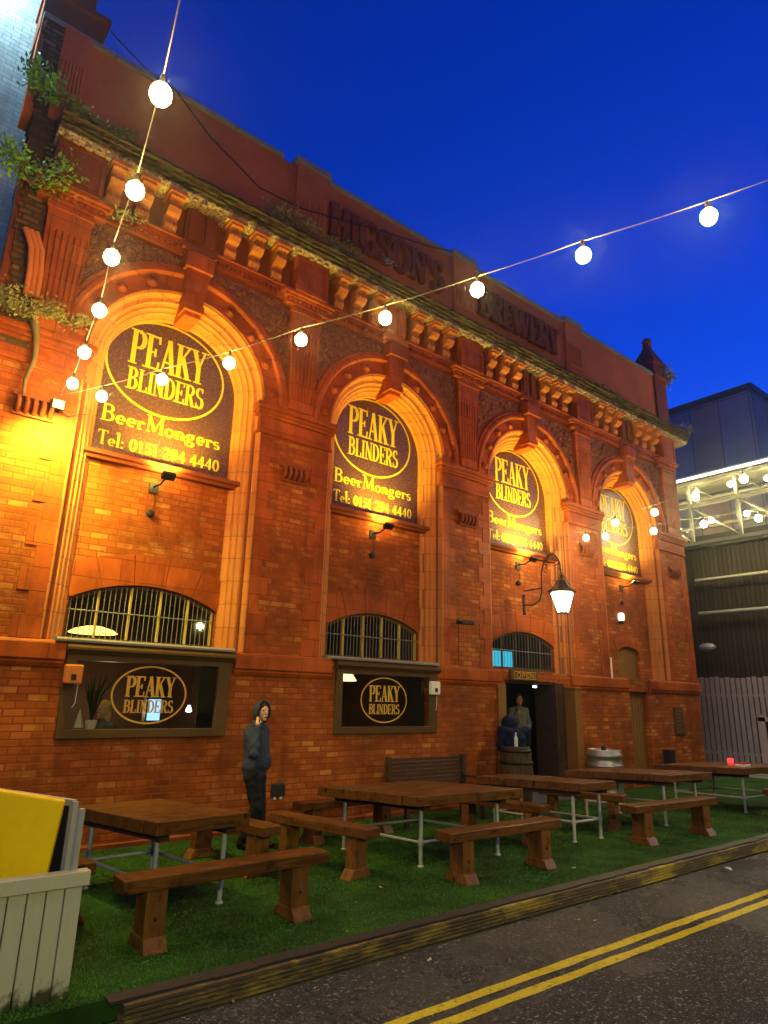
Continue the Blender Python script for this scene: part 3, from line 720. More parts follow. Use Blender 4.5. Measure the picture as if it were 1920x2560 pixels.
mb = MB(); c = XC[3]; mb.plate([[(c - .52, 2.3)] + seg(c, .52, 3.2, 3.34) + [(c + .52, 2.3)]], .40, .44); mb.build('blocked_window', M['board_brown'], bld)

def shop_window(k):
    w = thing_part('shop_window', bld); x0 = 2.17 + P * k; x1 = x0 + 2.27
    gx1 = 4.30 + P * k
    mb = MB(); mb.plate([rect(x0, x1, 1.32, 2.36), rect(x0 + .13, gx1 - .05, 1.43, 2.28)], -.06, .10)
    mb.build('window_frame', M['frame'], w, bevel=.008)
    mb = MB(); mb.prismx([(.0, 2.361), (-.08, 2.361), (-.10, 2.39), (-.13, 2.41), (-.13, 2.44), (-.05, 2.495), (0, 2.495)], x0 - .02, x1 + .04)
    mb.build('window_cornice', M['frame'], w)
    mb = MB(); mb.add([(x0 + .12, 0, 1.42), (gx1 - .04, 0, 1.42), (gx1 - .04, 0, 2.29), (x0 + .12, 0, 2.29)], [(0, 1, 2, 3)]); mb.build('window_pane', M['glass'], w, recalc=False)
    cx = 3.30 if k == 0 else 7.40
    mb = MB(); ring(mb, cx, 1.87, .505, .37, .022, -.008)
    mb.build('oval_ring', M['textdim'], w)
    for tx, z_, h in (('PEAKY', 1.84, .27), ('BLINDERS', 1.635, .165)):
        mb = MB(); text(mb, tx, cx - .335, cx + .345, z_, h, -.008, T=.16, t=.07); mb.build('window_lettering', M['textdim'], w)
    MB().box(gx1 - .04 if k == 0 else 8.375, 4.318 if k == 0 else 8.418, .101, .515, 1.405, 2.315).box(x0 + .134, x0 + .17, .101, .515, 1.405, 2.315).build('dark_reveal_cover', M['interior'], w)  # dark boards added to imitate shade over the glowing brick reveals
    if k == 0:
        mb = MB(); mb.box(4.0, 4.29, .01, .03, 1.43, 2.28); mb.build('grey_panel', M['darkmetal'], w)
    return w
shop_window(0); shop_window(1)

# doorway, posts, steps
mb = MB(); mb.box(10.30, 10.53, -.05, .06, 0, 2.24); mb.build('door_post', M['board_brown'], bld, bevel=.006)
mb = MB(); mb.box(12.22, 12.44, -.06, .12, 0, 2.30); mb.box(10.53, 12.22, .02, .14, 2.26, 2.40); mb.box(12.14, 12.215, -.058, .52, 0, 2.31); mb.box(10.535, 10.60, .061, .52, 0, 2.31); mb.build('door_frame', M['wood_dark'], bld, bevel=.006)
mb = MB(); mb.box(12.46, 12.68, -.32, -.001, 0, 2.19); mb.box(12.44, 12.70, -.34, 0, 2.19, 2.22); mb.build('door_screen', M['board_brown'], bld, bevel=.006)
mb = MB(); mb.box(10.61, 12.14, .05, 1.4, 0, .34); mb.box(10.56, 12.19, -.42, .049, 0, .338); mb.build('door_step', M['slab'], bld, bevel=.01)
mb = MB(); mb.box(15.13, 15.94, .14, .18, .03, 2.19)
for j in range(6): mb.box(15.14 + j * .134, 15.262 + j * .134, .12, .139, .04, 2.18)
mb.build('boarded_door', M['board_brown'], bld)
# interior: dark room with warm panelling behind the glass
mb = MB()
for x0, x1 in ((1.2, 5.2), (5.4, 9.6), (10.0, 13.0)):
    a, b, z0, z1, y0, y1 = x0, x1, .02, 3.6, .53, 4.0
    vs = [(a, y0, z0), (b, y0, z0), (b, y1, z0), (a, y1, z0), (a, y0, z1), (b, y0, z1), (b, y1, z1), (a, y1, z1)]
    mb.add(vs, [(0, 1, 2, 3), (4, 5, 6, 7), (2, 3, 7, 6), (0, 3, 7, 4), (1, 2, 6, 5)])
mb.build('interior_room', M['interior_warm'], bld, recalc=False)
mb = MB(); mb.box(.62, XR, .52, 9, 9.0, 9.9)        # roof deck behind the parapet
mb.box(XR - .4, XR, .5, 9, 0, 9.0); mb.box(.0, XR, 8.6, 9, 0, 9.0); mb.build('rear_walls_and_roof', M['brick'], bld)

# ------------------------------------------------------------------ arched sign boards
def sign_board(k, label):
    c = XC[k]; s = thing('arched_sign_board', label, 'sign', (c, .40, 5.27), 0, 'arched pub sign boards filling the facade arches')
    z0 = -5.27
    mb = MB(); pts = [(-1.085, .005)] + [(-1.085, ZS + z0)] + [(x, z + z0) for x, z in arc(0, ZS, 1.085, 1.085, 180, 0, 40)][1:-1] + [(1.085, ZS + z0), (1.085, .005)]
    mb.plate([pts], .0, .05); mb.build('board', M['sign'], s)
    mb = MB(); ring(mb, -.10, 6.85 + z0, .95, .79, .034, -.004); mb.build('oval_ring', M['text'], s)
    for tx, a, b, z_, h, T_ in (('PEAKY', -.72, .52, 6.80, .59, .125), ('BLINDERS', -.70, .54, 6.37, .37, .13), ('BeerMongers', -1.0, .90, 5.76, .275, .16), ('Tel: 0151 294 4440', -1.0, .92, 5.385, .225, .15)):
        Wt = sum(GL[q][0] for q in tx); xq = a
        for wd in tx.split(' '):
            ww = sum(GL[q][0] for q in wd) * (b - a) / Wt
            mb = MB(); text(mb, wd, xq, xq + ww, z_ + z0, h, -.004, T=T_, t=.06); mb.build('lettering', M['text'], s)
            xq += ww + GL[' '][0] * (b - a) / Wt
    return s
for k, lb in enumerate(['large arched brown sign board with yellow lettering in the leftmost arch', 'arched brown sign board with yellow lettering in the second arch from the left',
                        'arched sign board above the doorway and lantern, lower lettering washed out by glare', 'arched sign board in the farthest, rightmost arch behind the hanging bulbs']): sign_board(k, lb)

# ------------------------------------------------------------------ floodlights
def floodlight(k, label):
    c = XC[k]; f = thing('sign_floodlight', label, 'floodlight', (c - .12, .32, 4.86), 0, 'black floodlights under the sign boards')
    mb = MB(); mb.box(-.07, .07, -.03, 0, -.08, .08); mb.build('base_plate', M['black'], f)
    mb = MB(); mb.tube([(0, -.02, .02), (.03, -.20, .02), (.05, -.34, .09)], .016, 8); mb.build('arm', M['black'], f)
    mt = Matrix.Translation((.06, -.40, .12)) @ Matrix.Rotation(R(-38), 4, 'X')
    mb = MB(); mb.box(-.10, .10, -.06, .06, -.05, .015, mt); mb.build('lamp_head', M['black'], f, bevel=.01)
    mb = MB(); mb.box(-.085, .085, -.048, .048, .016, .02, mt); mb.build('lamp_glass', M['floodglass'], f)
    mb = MB(); mb.tube([(.01, -.02, -.07), (.04, -.02, -.18), (.03, -.02, -.3), (-.01, -.02, -.36)], .006, 5); mb.build('cable', M['cable_dark'], f)
    mb = MB(); mb.lathe([(.055, 0), (.055, .05), (.03, .06), (0, .06)], 12, (-.01, 0, -.40), axis='y'); mb.build('junction_box', M['black'], f)
    return f
for k, lb in enumerate(['black floodlight on an arm below the leftmost sign board', 'black floodlight on an arm below the second sign board from the left',
                        'black floodlight partly behind the ornate lantern bracket', 'small black floodlight below the farthest sign board']): floodlight(k, lb)

# ------------------------------------------------------------------ street lantern on scrolled bracket
def lantern():
    L = thing('wall_lantern', 'ornate black street lantern lit white on a curled iron wall bracket', 'lantern', (11.23, 0, 3.92))
    mb = MB()
    mb.box(-.03, .03, -.03, 0, -.22, .22); mb.tube([(0, -.02, .0), (.06, -.22, -.02), (.0, -.45, .06), (-.06, -.55, .22), (-.06, -.56, .62), (-.02, -.6, .85), (.06, -.68, 1.0), (.17, -.72, 1.06), (.27, -.74, 1.0), (.33, -.76, .86), (.34, -.77, .60)], .017, 8)
    mb.tube([(0, -.02, .30), (-.03, -.3, .30), (-.06, -.56, .30)], .014, 6)
    mb.tube([(-.06, -.56, .30), (-.12, -.62, .20)], .012, 6)
    for s in (-.12, .12): mb.ball((0, -.03, s * 1.6), .028, 8, 6)
    for j in range(13):                                  # scrolled leaves round the bow
        t = j / 12; a = PI * (1.05 - 1.05 * t); cx, cz = .13 + .21 * math.cos(a), .80 + .27 * math.sin(a)
        pts = [(cx + (.075 * (1 - q / 9)) * math.cos(q * .75 + j), -.70 + .03 * math.sin(q), cz - .035 + (.075 * (1 - q / 9)) * math.sin(q * .75 + j)) for q in range(9)]
        mb.tube(pts, .0075, 5)
    mb.tube([(-.05, -.60, .70), (.02, -.62, .62), (.06, -.64, .70), (.02, -.62, .76)], .008, 5)
    mb.build('bracket', M['lampblack'], L)
    g = (.34, -.77)
    mb = MB()
    mb.lathe([(.02, .62), (.045, .60), (.03, .56), (.05, .52), (.10, .49), (.17, .38), (.27, .28), (.31, .26), (.30, .23), (.26, .22)], 6, (g[0], g[1], -.0), smooth=False, a0=.3)
    mb.build('lamp_hood', M['lampblack'], L)
    mb = MB()
    for k in range(6):
        a = 2 * PI * k / 6 + .3
        mb.tube([(g[0] + .25 * math.cos(a), g[1] + .25 * math.sin(a), .22), (g[0] + .115 * math.cos(a), g[1] + .115 * math.sin(a), -.20)], .009, 5)
    mb.lathe([(.115, -.215), (.125, -.20), (.115, -.19)], 6, (g[0], g[1], 0), False, a0=.3)
    for sgn in (-1, 1):
        mb.tube([(g[0] + .02 * sgn, g[1], .66), (g[0] + .12 * sgn, g[1], .56), (g[0] + .30 * sgn, g[1], .42), (g[0] + .34 * sgn, g[1], .34), (g[0] + .34 * sgn, g[1], .22)], .010, 6)
    mb.build('lamp_cage', M['lampblack'], L)
    mb = MB()
    for k in range(6):
        a0 = 2 * PI * k / 6 + .33; a1 = 2 * PI * (k + 1) / 6 + .27
        q = [(g[0] + r_ * math.cos(a), g[1] + r_ * math.sin(a), z) for r_, z, a in ((.235, .21, a0), (.235, .21, a1), (.108, -.19, a1), (.108, -.19, a0))]
        mb.add(q, [(0, 1, 2, 3)])
    mb.build('lamp_glass', M['lanternglass'], L, recalc=False)
lantern()

# ------------------------------------------------------------------ festoon strings
def string(name, label, pts, bulbs, mat, r=.067, sag=.10):
    s = thing(name, label, 'string lights', pts[0], 0, 'festoon bulb strings over the terrace')
    o = Vector(pts[0]); allp = []
    for i in range(len(pts) - 1):
        a, b = Vector(pts[i]), Vector(pts[i + 1])
        for j in range(6):
            t = j / 6; q = a.lerp(b, t); q.z -= sag * .35 * 4 * t * (1 - t) * 0.3; allp.append(q - o)
    allp.append(Vector(pts[-1]) - o)
    MB().tube(allp, .0045, 6).build('cable', M['cable'], s)
    for b in bulbs:
        q = Vector(b) - o
        mb = MB(); mb.lathe([(.012, .0), (.018, -.03), (.02, -.085), (.015, -.09)], 10, (q.x, q.y, q.z + .005)); so = mb.build('bulb', M['black'], s)
        mb = MB(); mb.ball((q.x, q.y, q.z - .10 - r * .8), (r, r, r * 1.08), 14, 10); mb.build('bulb_glass', mat, so)
dz = .16
def up(pts): return [(x, y, z + dz) for x, y, z in pts]
S1 = [(1.59, -.67, 5.70), (1.46, -1.72, 5.65), (1.33, -2.77, 5.63), (1.15, -3.77, 5.60), (1.02, -4.80, 5.53), (.85, -5.80, 5.46)]
S2 = [(1.96, -.67, 5.64), (2.41, -1.62, 5.67), (2.86, -2.57, 5.67), (3.27, -3.51, 5.72), (3.72, -4.45, 5.73), (4.13, -5.38, 5.77), (4.53, -6.32, 5.82), (4.96, -7.26, 5.87)]
S3 = [(12.6, -.75, 5.52), (13.0, -1.0, 5.57), (13.3, -2.0, 5.57), (13.6, -2.97, 5.60), (14.0, -3.9, 5.62)]
S4 = [(12.2, -1.76, 5.60), (12.3, -2.6, 5.68), (12.0, -3.6, 5.72), (11.65, -4.64, 5.74)]
string('festoon_string', 'string of lit bulbs rising steeply overhead from the left floodlight', up([(1.56, -.05, 5.62)] + S1 + [(.65, -6.8, 5.5), (.3, -8.6, 5.6), (-.2, -11, 6.2)]), up(S1), M['bulb'])
string('festoon_string', 'string of eight bulbs crossing the leftmost sign and the sky to upper right', up([(1.56, -.06, 5.60)] + S2 + [(5.6, -8.8, 6.0), (6.4, -11, 6.5)]), up(S2), M['bulb'])
string('festoon_string', 'short bulb string nearest the right end of the facade, lower of the two', up([(12.4, -.1, 5.5)] + S3 + [(14.8, -6, 5.9), (16, -9, 6.4)]), up(S3), M['bulb_cool'])
string('festoon_string', 'short bulb string by the rightmost sign, upper of the two', up([(12.45, -.1, 5.45)] + S4 + [(11.2, -6.5, 5.9), (10.6, -9.5, 6.4)]), up(S4), M['bulb_cool'])

# small fittings on the wall ----------------------------------------------
def boxthing(name, label, cat, loc, build, group=None):
    t = thing(name, label, cat, loc, 0, group); build(t); return t
def b_flood(t):
    MB().box(-.012, .012, -.08, 0, -.02, .02).build('bracket', M['black'], t)
    mt = Matrix.Translation((0, -.12, 0)) @ Matrix.Rotation(R(12), 4, 'X')
    MB().box(-.085, .085, -.03, .04, -.07, .07, mt).build('lamp_head', M['black'], t, bevel=.01)
    MB().box(-.07, .07, -.034, -.031, -.055, .055, mt).build('lamp_glass', M['white'], t)
    MB().tube([(.06, -.06, -.06), (.16, -.03, -.10), (.30, -.01, -.02), (.42, -.01, .02)], .006, 5).build('cable', M['cable_dark'], t)
boxthing('wall_floodlight', 'small black box floodlight beside the leftmost ribbed vent', 'floodlight', (1.56, 0, 5.60), b_flood)
def b_alarm(col):
    def f(t):
        MB().box(-.11, .11, -.09, 0, -.12, .12).build('case', col, t, bevel=.02)
        MB().box(-.03, .03, -.098, -.088, -.07, .0).build('sounder_grille', M['black'], t)
        MB().tube([(.08, -.02, -.12), (.08, -.01, -.35), (.05, -.01, -.40)], .005, 5).build('cable', M['white'], t)
    return f
boxthing('alarm_box', 'orange and white alarm box at the left window corner', 'alarm box', (2.26, -.06, 2.10), b_alarm(M['terra_light']))
boxthing('alarm_box', 'white alarm box right of the second shop window', 'alarm box', (8.50, -.06, 2.10), b_alarm(M['white']))
def b_cam(t):
    MB().lathe([(.05, 0), (.05, .03), (.02, .04), (.02, .10)], 10, (0, 0, 0), axis='y').build('mount', M['black'], t)
    mt = Matrix.Translation((.10, -.16, -.02)) @ Matrix.Rotation(R(-20), 4, 'Z')
    MB().box(-.14, .14, -.04, .04, -.035, .035, mt).build('housing', M['black'], t, bevel=.012)
    MB().tube([(0, -.01, 0), (.0, -.01, -.7), (0, -.01, -.82)], .006, 5).build('cable', M['cable_dark'], t)
boxthing('security_camera', 'black bullet security camera on the pier left of the doorway', 'camera', (9.22, 0, 3.38), b_cam)
def b_wlamp(t):
    MB().lathe([(.02, -.13), (.06, -.12), (.065, -.06)], 12, (0, -.09, 0)).build('base', M['black'], t)
    MB().lathe([(.06, -.06), (.085, .0), (.08, .12), (.05, .15), (0, .155)], 14, (0, -.09, 0)).build('lamp_glass', M['coolglow_dim'], t)
    MB().box(-.03, .03, -.09, 0, -.11, -.07).build('bracket', M['black'], t)
M['coolglow_dim'] = emit('frosted_lamp', (1, .9, .78), 1.6)
boxthing('wall_lamp', 'small white glowing wall lamp above the blocked window', 'wall lamp', (XC[3] - .35, .32, 4.02), b_wlamp)
def b_open(t):
    MB().box(-.45, .42, -.05, 0, -.10, .11).build('board', M['frame'], t, bevel=.006)
    mb = MB(); ribbon(mb, [(-.34, -.065), (.34, -.065), (.34, .075), (-.34, .075), (-.34, -.065)], lambda d: .012, -.052)
    text(mb, 'OPEN', -.28, .30, -.045, .105, -.052, T=.16, t=.13, serif=.03, sw=0); mb.build('lettering', M['textdim'], t)
def b_dl(t): MB().ball((0, 0, 0), (.05, .05, .02), 10, 6).build('lamp_glass', M['coolglow'], t); MB().box(-.05, .05, -.05, .05, .02, .04).build('base', M['white'], t)
boxthing('door_lamp', 'tiny white lamp under the door head beside the open sign', 'lamp', (11.75, .20, 2.215), b_dl)
boxthing('open_sign', 'small brown board reading OPEN over the doorway', 'sign', (11.12, -.02, 2.42), b_open)
def b_sock(t):
    MB().box(-.10, .10, -.10, 0, -.10, .08).build('case', M['black'], t, bevel=.02)
    for s in (-.05, .05): MB().lathe([(.02, 0), (.02, .04), (0, .04)], 8, (s, -.05, -.14)).build('cable_gland', M['white'], t)
boxthing('outdoor_socket', 'black weatherproof socket box low on the wall beside the hooded man', 'socket box', (5.37, 0, .56), b_sock)
def b_notice(t):
    MB().box(-.24, .24, -.03, 0, -.34, .34).build('board', M['frame'], t, bevel=.006)
    mb = MB()
    for j in range(7): mb.box(-.18, .18 - (j % 3) * .05, -.034, -.031, .24 - j * .085, .27 - j * .085)
    mb.build('printed_lines', M['board_brown'], t)
boxthing('notice_board', 'dark notice board on the last pier near the corner', 'notice', (17.38, 0, 1.50), b_notice)
def b_pipe(t): MB().tube([(0, -.05, 0), (0, -.05, .62)], .022, 8).build('pipe', M['white'], t)
boxthing('white_conduit', 'short white vertical pipe beside the blocked window', 'pipe', (14.35, 0, 2.35), b_pipe)

# ------------------------------------------------------------------ things inside the pub
def pendant(loc, r, h, label, mat='lampglow'):
    t = thing('pendant_lamp', label, 'lamp', loc)
    MB().lathe([(.03, h), (r * .35, h * .9), (r * .8, h * .45), (r, 0), (r * .97, -.01), (0, -.02)], 20).build('lamp_shade', M[mat], t)
    MB().tube([(0, 0, h), (0, 0, 3.55 - loc[2])], .008, 5).build('flex', M['cable_dark'], t)
pendant((6.85, .75, 2.19), .40, .26, 'pale yellow bowl pendant lamp inside the second shop window')
pendant((2.72, 1.0, 2.72), .34, .10, 'wide lit shade seen low behind the left barred window', 'lampglow2')
pendant((4.55, 1.6, 1.62), .05, .09, 'small cool white lamp deep inside the left shop window', 'coolglow')
pendant((7.25, 1.5, 2.32), .05, .06, 'small blue white lamp above the oval on the second window', 'coolglow')
t = thing('menu_screen', 'pale blue lit bottle fridge glimpsed behind the left window lettering', 'screen', (4.2, 2.2, 1.45))
MB().box(-.10, .10, 0, .05, 0, .34).build('screen', emit('fridge_glow', (.35, .65, 1), 1.6), t); MB().box(-.13, .13, .051, .2, -.03, .38).build('case', M['black'], t)
t = thing('cyan_glow_panel', 'added cyan glow panel behind the barred window over the doorway', 'screen', (11.45, .80, 2.52))  # glowing sheet added for the cyan light in this window
MB().box(-.42, .30, 0, .04, 0, .46).build('panel', M['cyan'], t)
t = thing('window_plant', 'spiky potted house plant inside the left shop window', 'plant', (2.74, .55, 1.35))
MB().lathe([(.05, 0), (.08, .16), (.07, .17), (0, .16)], 14).build('pot', M['white'], t)
mb = MB()
for j in range(26):
    a = rnd.random() * 6.28; l = .35 + rnd.random() * .3; e = .15 + rnd.random() * .5
    pts = [(0, 0, .15), (math.cos(a) * e * .4 * l, math.sin(a) * e * .4 * l, .15 + l * .6), (math.cos(a) * e * l, math.sin(a) * e * l, .15 + l * .95)]
    mb.tube(pts, [.006, .010, .003], 4)
mb.build('foliage', simple('indoor_palm', (.03, .05, .02), .5, bump=0), t)
t = thing('napkin_cone', 'white folded napkin standing on the inside window sill', 'napkin', (2.50, .25, 1.44))
MB().lathe([(.075, 0), (.05, .08), (.0, .24)], 5, smooth=False).build('napkin', M['lampglow_dim'] if 'lampglow_dim' in M else M['white'], t)

# ------------------------------------------------------------------ plants growing from the masonry
def plant(name, label, cat, loc, rad, n, ls, mat, stems=6, droop=.0, up_=1.0, group='wild plants rooted in the old masonry'):
    t = thing(name, label, cat, loc, 0, group); mb = MB(); ms = MB(); rr = random.Random(hash(label) % 999 if False else len(label) * 7 + n)
    tips = []
    for s in range(stems):
        a = rr.uniform(0, 2 * PI); l = rr.uniform(.6, 1)
        e = (math.cos(a) * rad[0] * l, math.sin(a) * rad[1] * l, rad[2] * rr.uniform(.3, 1) * up_ - droop * rr.random())
        ms.tube([(0, 0, 0), (e[0] * .5, e[1] * .5, e[2] * .65), e], [.010, .007, .003], 4); tips.append(e)
    for i in range(n):
        e = rr.choice(tips); u = rr.uniform(.35, 1.05)
        p = Vector((e[0] * u + rr.gauss(0, .16) * rad[0], e[1] * u + rr.gauss(0, .16) * rad[1], e[2] * u + rr.gauss(0, .16) * rad[2]))
        d = Vector((rr.gauss(0, 1), rr.gauss(0, 1), rr.gauss(.3, .8))).normalized(); sd = d.cross(Vector((rr.gauss(0, 1), rr.gauss(0, 1), rr.gauss(0, 1)))).normalized()
        l = ls * rr.uniform(.6, 1.4); w = l * .22
        mb.add([p, p + d * l * .5 + sd * w, p + d * l, p + d * l * .5 - sd * w], [(0, 1, 2, 3)])
    mb.build('foliage', mat, t, recalc=False); ms.build('stems', M['stem'], t); return t
plant('wall_shrub', 'bright green leafy shrub high up beside the broken cornice end', 'shrub', (.62, -.15, 10.15), (.32, .22, .55), 420, .085, M['leaf'], 9)
plant('wall_shrub', 'largest leafy green shrub on the broken pier above the leftmost arch', 'shrub', (.72, -.25, 8.62), (.55, .3, .55), 900, .075, M['leaf'], 14)
plant('wall_shrub', 'dull fern clump on the ledge left of the leftmost arch', 'shrub', (.92, -.2, 6.66), (.50, .25, .34), 800, .06, M['leaf_dry'], 12)
plant('wall_shrub', 'small trailing fern beside the bottom of the left fluted pilaster', 'shrub', (1.45, -.2, 6.72), (.42, .15, .25), 380, .055, M['leaf_dry'], 9)
plant('wall_weed', 'weeds along the left end of the mossy cornice', 'weed', (1.45, -.25, 10.05), (.75, .15, .30), 420, .06, M['leaf'], 14)
plant('wall_weed', 'grassy weeds on the cornice below the parapet pier left of the raised lettering', 'weed', (4.9, -.25, 10.08), (.75, .15, .35), 380, .07, M['leaf_dry'], 16)
plant('wall_weed', 'weed tuft on the cornice below the first raised letters', 'weed', (6.0, -.25, 10.08), (.6, .12, .30), 260, .07, M['leaf_dry'], 12)
plant('wall_weed', 'little pale flowering weed in front of the middle raised letters', 'weed', (7.15, -.15, 10.45), (.12, .08, .18), 60, .05, M['cream'], 6)
plant('wall_weed', 'dry weed sprouting from the far right tip of the cornice', 'weed', (XR + .25, -.3, 9.95), (.30, .2, .25), 120, .09, M['leaf_dry'], 9)
plant('wall_shrub', 'bushy buddleia growing from the corner turret at the right end', 'shrub', (XR + .02, .1, 11.7), (.42, .3, .60), 420, .12, M['leaf_dry'], 12)
plant('wall_weed', 'mossy weeds on the cornice under the last parapet panel', 'weed', (14.6, -.25, 10.06), (.9, .12, .18), 260, .06, M['leaf'], 14)
plant('wall_weed', 'scraggy tuft hanging under the leftmost cornice beside the second bulb', 'weed', (1.9, -.12, 8.75), (.45, .1, .22), 160, .07, M['leaf_dry'], 8)
t = thing('dead_creeper', 'dark dead creeper stem hanging down the left pier', 'creeper', (1.16, -.06, 5.7))
MB().tube([(-.06, -.12, .95), (.0, -.07, .75), (.03, -.04, .45), (-.03, -.03, .15), (-.02, -.03, -.08)], [.06, .045, .035, .03, .015], 7).build('stem', M['stem'], t)
# loose black cable draped along the parapet
pts = [(1.42, .1, 12.3), (2.0, -.02, 11.85), (2.5, -.07, 11.74), (3.2, -.06, 11.2), (4.2, -.04, 10.75), (5.0, -.10, 10.72), (5.9, -.10, 10.95), (7.0, -.10, 11.25), (8.3, -.10, 11.55), (9.0, -.12, 11.75)]
tag(MB().tube(pts, .012, 6).build('draped_cable', M['cable_dark'], loc=None), 'black cable sagging across the parapet face past the raised letters', 'cable')

# ------------------------------------------------------------------ neighbours
w = thing('white_brick_building', 'tall pale painted brick building at the far left edge', 'building', (-3.5, .8, 0))
MB().box(0, 4.2, 0, 5, 0, 16).build('wall', M['whitebrick'], w)
MB().box(4.2, 4.26, .2, .8, 9.6, 9.9).build('wall_patch', M['slab'], w)

far = thing('warehouse', 'plain dark grey box building rising behind the right end of the brewery', 'building', (26, .3, 0))
MB().box(0, 14, 0, 14, 0, 14.1).build('wall', M['greywall'], far)
MB().box(-.08, 14, -.08, 14.1, 14.1, 14.35).build('roof_edge', M['darkmetal'], far)
sh = thing('clad_shed', 'dark vertical clad shed below the lit gantry', 'building', (24, -9, 0))
MB().box(0, 1.8, -2, 14, 0, 7.6).build('wall', M['boardwall'], sh)
MB().box(-.25, 0, -2, 14, 7.5, 7.95).build('gutter', M['darkmetal'], sh)
MB().box(-.12, 0, 5.2, 8.9, 0, 4.6).build('door_surround', M['boardwall'], sh)
for a, b, z in ((7.3, 11.2, 6.3), (8.0, 11.2, 5.1)):
    MB().tube([(-.3, a, z), (-.3, b, z)], .07, 8).build('pipe', M['galv'], sh)
MB().tube([(-.35, 7.3, 6.33), (-.35, 8.0, 6.33)], .06, 8).build('strip_lamp', M['tubeglow'], sh)
p_ = MB().box(-.18, -.1, 3.4, 8.0, 2.2, 4.5).build('orange_panel', M['orangepanel'], sh)
for j in range(2): MB().ball((-.35, 7.6 + j * 3.4, 3.6 + j * .3), (.18, .30, .15)).build('wall_lamp', M['galv'], sh)
ga = thing('lit_gantry', 'white steel truss canopy hung with bulbs beyond the corner', 'canopy', (22, 0, 0))
Y0, Y1 = 4.5, -9
mb = MB()
for z in (9.35, 8.55, 7.2): mb.box(-.06, .06, Y1, Y0, z, z + .12)
mb.box(.9, 1.0, Y1, Y0, 9.0, 9.1); mb.box(.9, 1.0, Y1, Y0, 8.0, 8.1)
y = Y0
while y > Y1:
    mb.box(-.05, .05, y - .05, y + .05, 7.25, 9.4); mb.tube([(0, y, 8.6), (0, y - 1.6, 7.3)], .04, 6); mb.tube([(0, y, 9.4), (.95, y - .4, 9.05)], .03, 6); y -= 1.6
rg = random.Random(4)
for j in range(16):
    y_ = 3 - j * .7; mb.tube([(rg.uniform(-.1, .5), y_, rg.uniform(7.5, 8.4)), (rg.uniform(0, .9), y_ - rg.uniform(.5, 1.6), rg.uniform(8.0, 9.3))], .018, 5)
mb.build('truss', simple('grey_steel_paint', (.16, .155, .14), .5, bump=.05), ga)
mb = MB(); mb.box(-.3, 2, Y1, Y0, 9.55, 9.62); mb.build('canopy_roof', M['galv'], ga)
mb = MB(); mb.box(-.36, -.3, Y1, Y0, 9.46, 9.54); mb.build('strip_light', M['tubeglow'], ga)
for j in range(9):
    for z in (8.95, 7.85):
        MB().ball((-.15, 2.1 - j * 1.15 - (.4 if z < 8 else 0), z + .1 * math.sin(j)), .085, 10, 8).build('bulb', M['bulb_cool'], ga)

gt = thing('palisade_gate', 'grey galvanised palisade gate with a blank panel at the street end', 'gate', (21.5, 0, 0))
mb = MB(); y = 2.4
while y > -1.25: mb.box(-.02, .02, y - .06, y + .06, .1, 2.75 + .05 * rnd.random()); y -= .16
mb.box(.02, .06, -1.25, 2.4, .5, .58); mb.box(.02, .06, -1.25, 2.4, 2.2, 2.28); mb.build('palings', M['galv'], gt)
MB().box(-.05, -.03, -1.1, -.5, .3, 1.5).build('sheet_panel', M['darkmetal'], gt); MB().box(-.06, -.04, -.5, -.3, .3, 1.7).build('post', M['cream'], gt)
MB().box(-.06, -.045, -1.1, -.3, 1.5, 1.62).build('top_rail', M['cream'], gt)
gf = thing('palisade_fence', 'dark palisade fence running off to the right of the gate', 'fence', (21.7, 0, 0))
mb = MB(); y = -1.4
while y > -11: mb.box(-.02, .02, y - .07, y + .07, 0, 2.6); y -= .30
mb.box(.02, .07, -11, -1.3, 1.85, 1.95); mb.box(.02, .07, -11, -1.3, .4, .5); mb.build('palings', M['galv'], gf)

# ------------------------------------------------------------------ ground
def struct(name, mb, mat): return mb.build(name, mat, kind='structure')
struct('ground', MB().box(-150, 260, -150, 200, -.5, -.20), M['slab'])
struct('road', MB().box(-30, 60, -14, -4.52, -.4, -.13), M['asphalt'])
struct('turf', MB().box(-2, 20.5, -4.30, .0, -.13, 0), M['turf'])
struct('pavement', MB().box(20.51, 60, -4.30, 8, -.19, -.02), M['slab'])
def line(y0, name):
    mb = MB(); n = 160; vs = []; fs = []
    for i in range(n + 1):
        x = -4 + 36 * i / n; yy = y0 - .011 * x
        vs += [(x, yy + rnd.uniform(-.008, .008), -.126), (x, yy - .095 + rnd.uniform(-.008, .008), -.126)]
    fs = [(2 * i, 2 * i + 1, 2 * i + 3, 2 * i + 2) for i in range(n)]
    mb.add(vs, fs); mb.build(name, M['paint'], recalc=False, kind='structure')
line(-5.31, 'yellow_line'); line(-5.49, 'yellow_line')
mb = MB(); x = 1.78
while x < 20.5:
    L_ = 1.3 + rnd.random() * .9; xe = min(x + L_, 20.5); dy = rnd.uniform(-.014, .010); dz_ = rnd.uniform(-.008, .004)
    for j in range(5):
        mb.box(x, xe - .006, -4.44 - .008 * (4 - j) + dy + rnd.uniform(-.003, .003), -4.33, -.129 + j * .026, -.129 + j * .026 + .020 + dz_ * .3)
    mb.box(x + .002, xe - .008, -4.425 + dy, -4.325, -.128, -.006 + dz_)
    x = xe
struct('kerb', mb, M['kerb'])
mb = MB(); x = 1.7
while x < 20.5:
    a_ = rnd.uniform(-.012, .012); xe = min(x + .35, 20.5); mb.box(x, xe - .001, -4.405 + a_, -4.27, -.004, .010 + rnd.uniform(0, .004)); x = xe
struct('turf_edging', mb, M['rubber'])
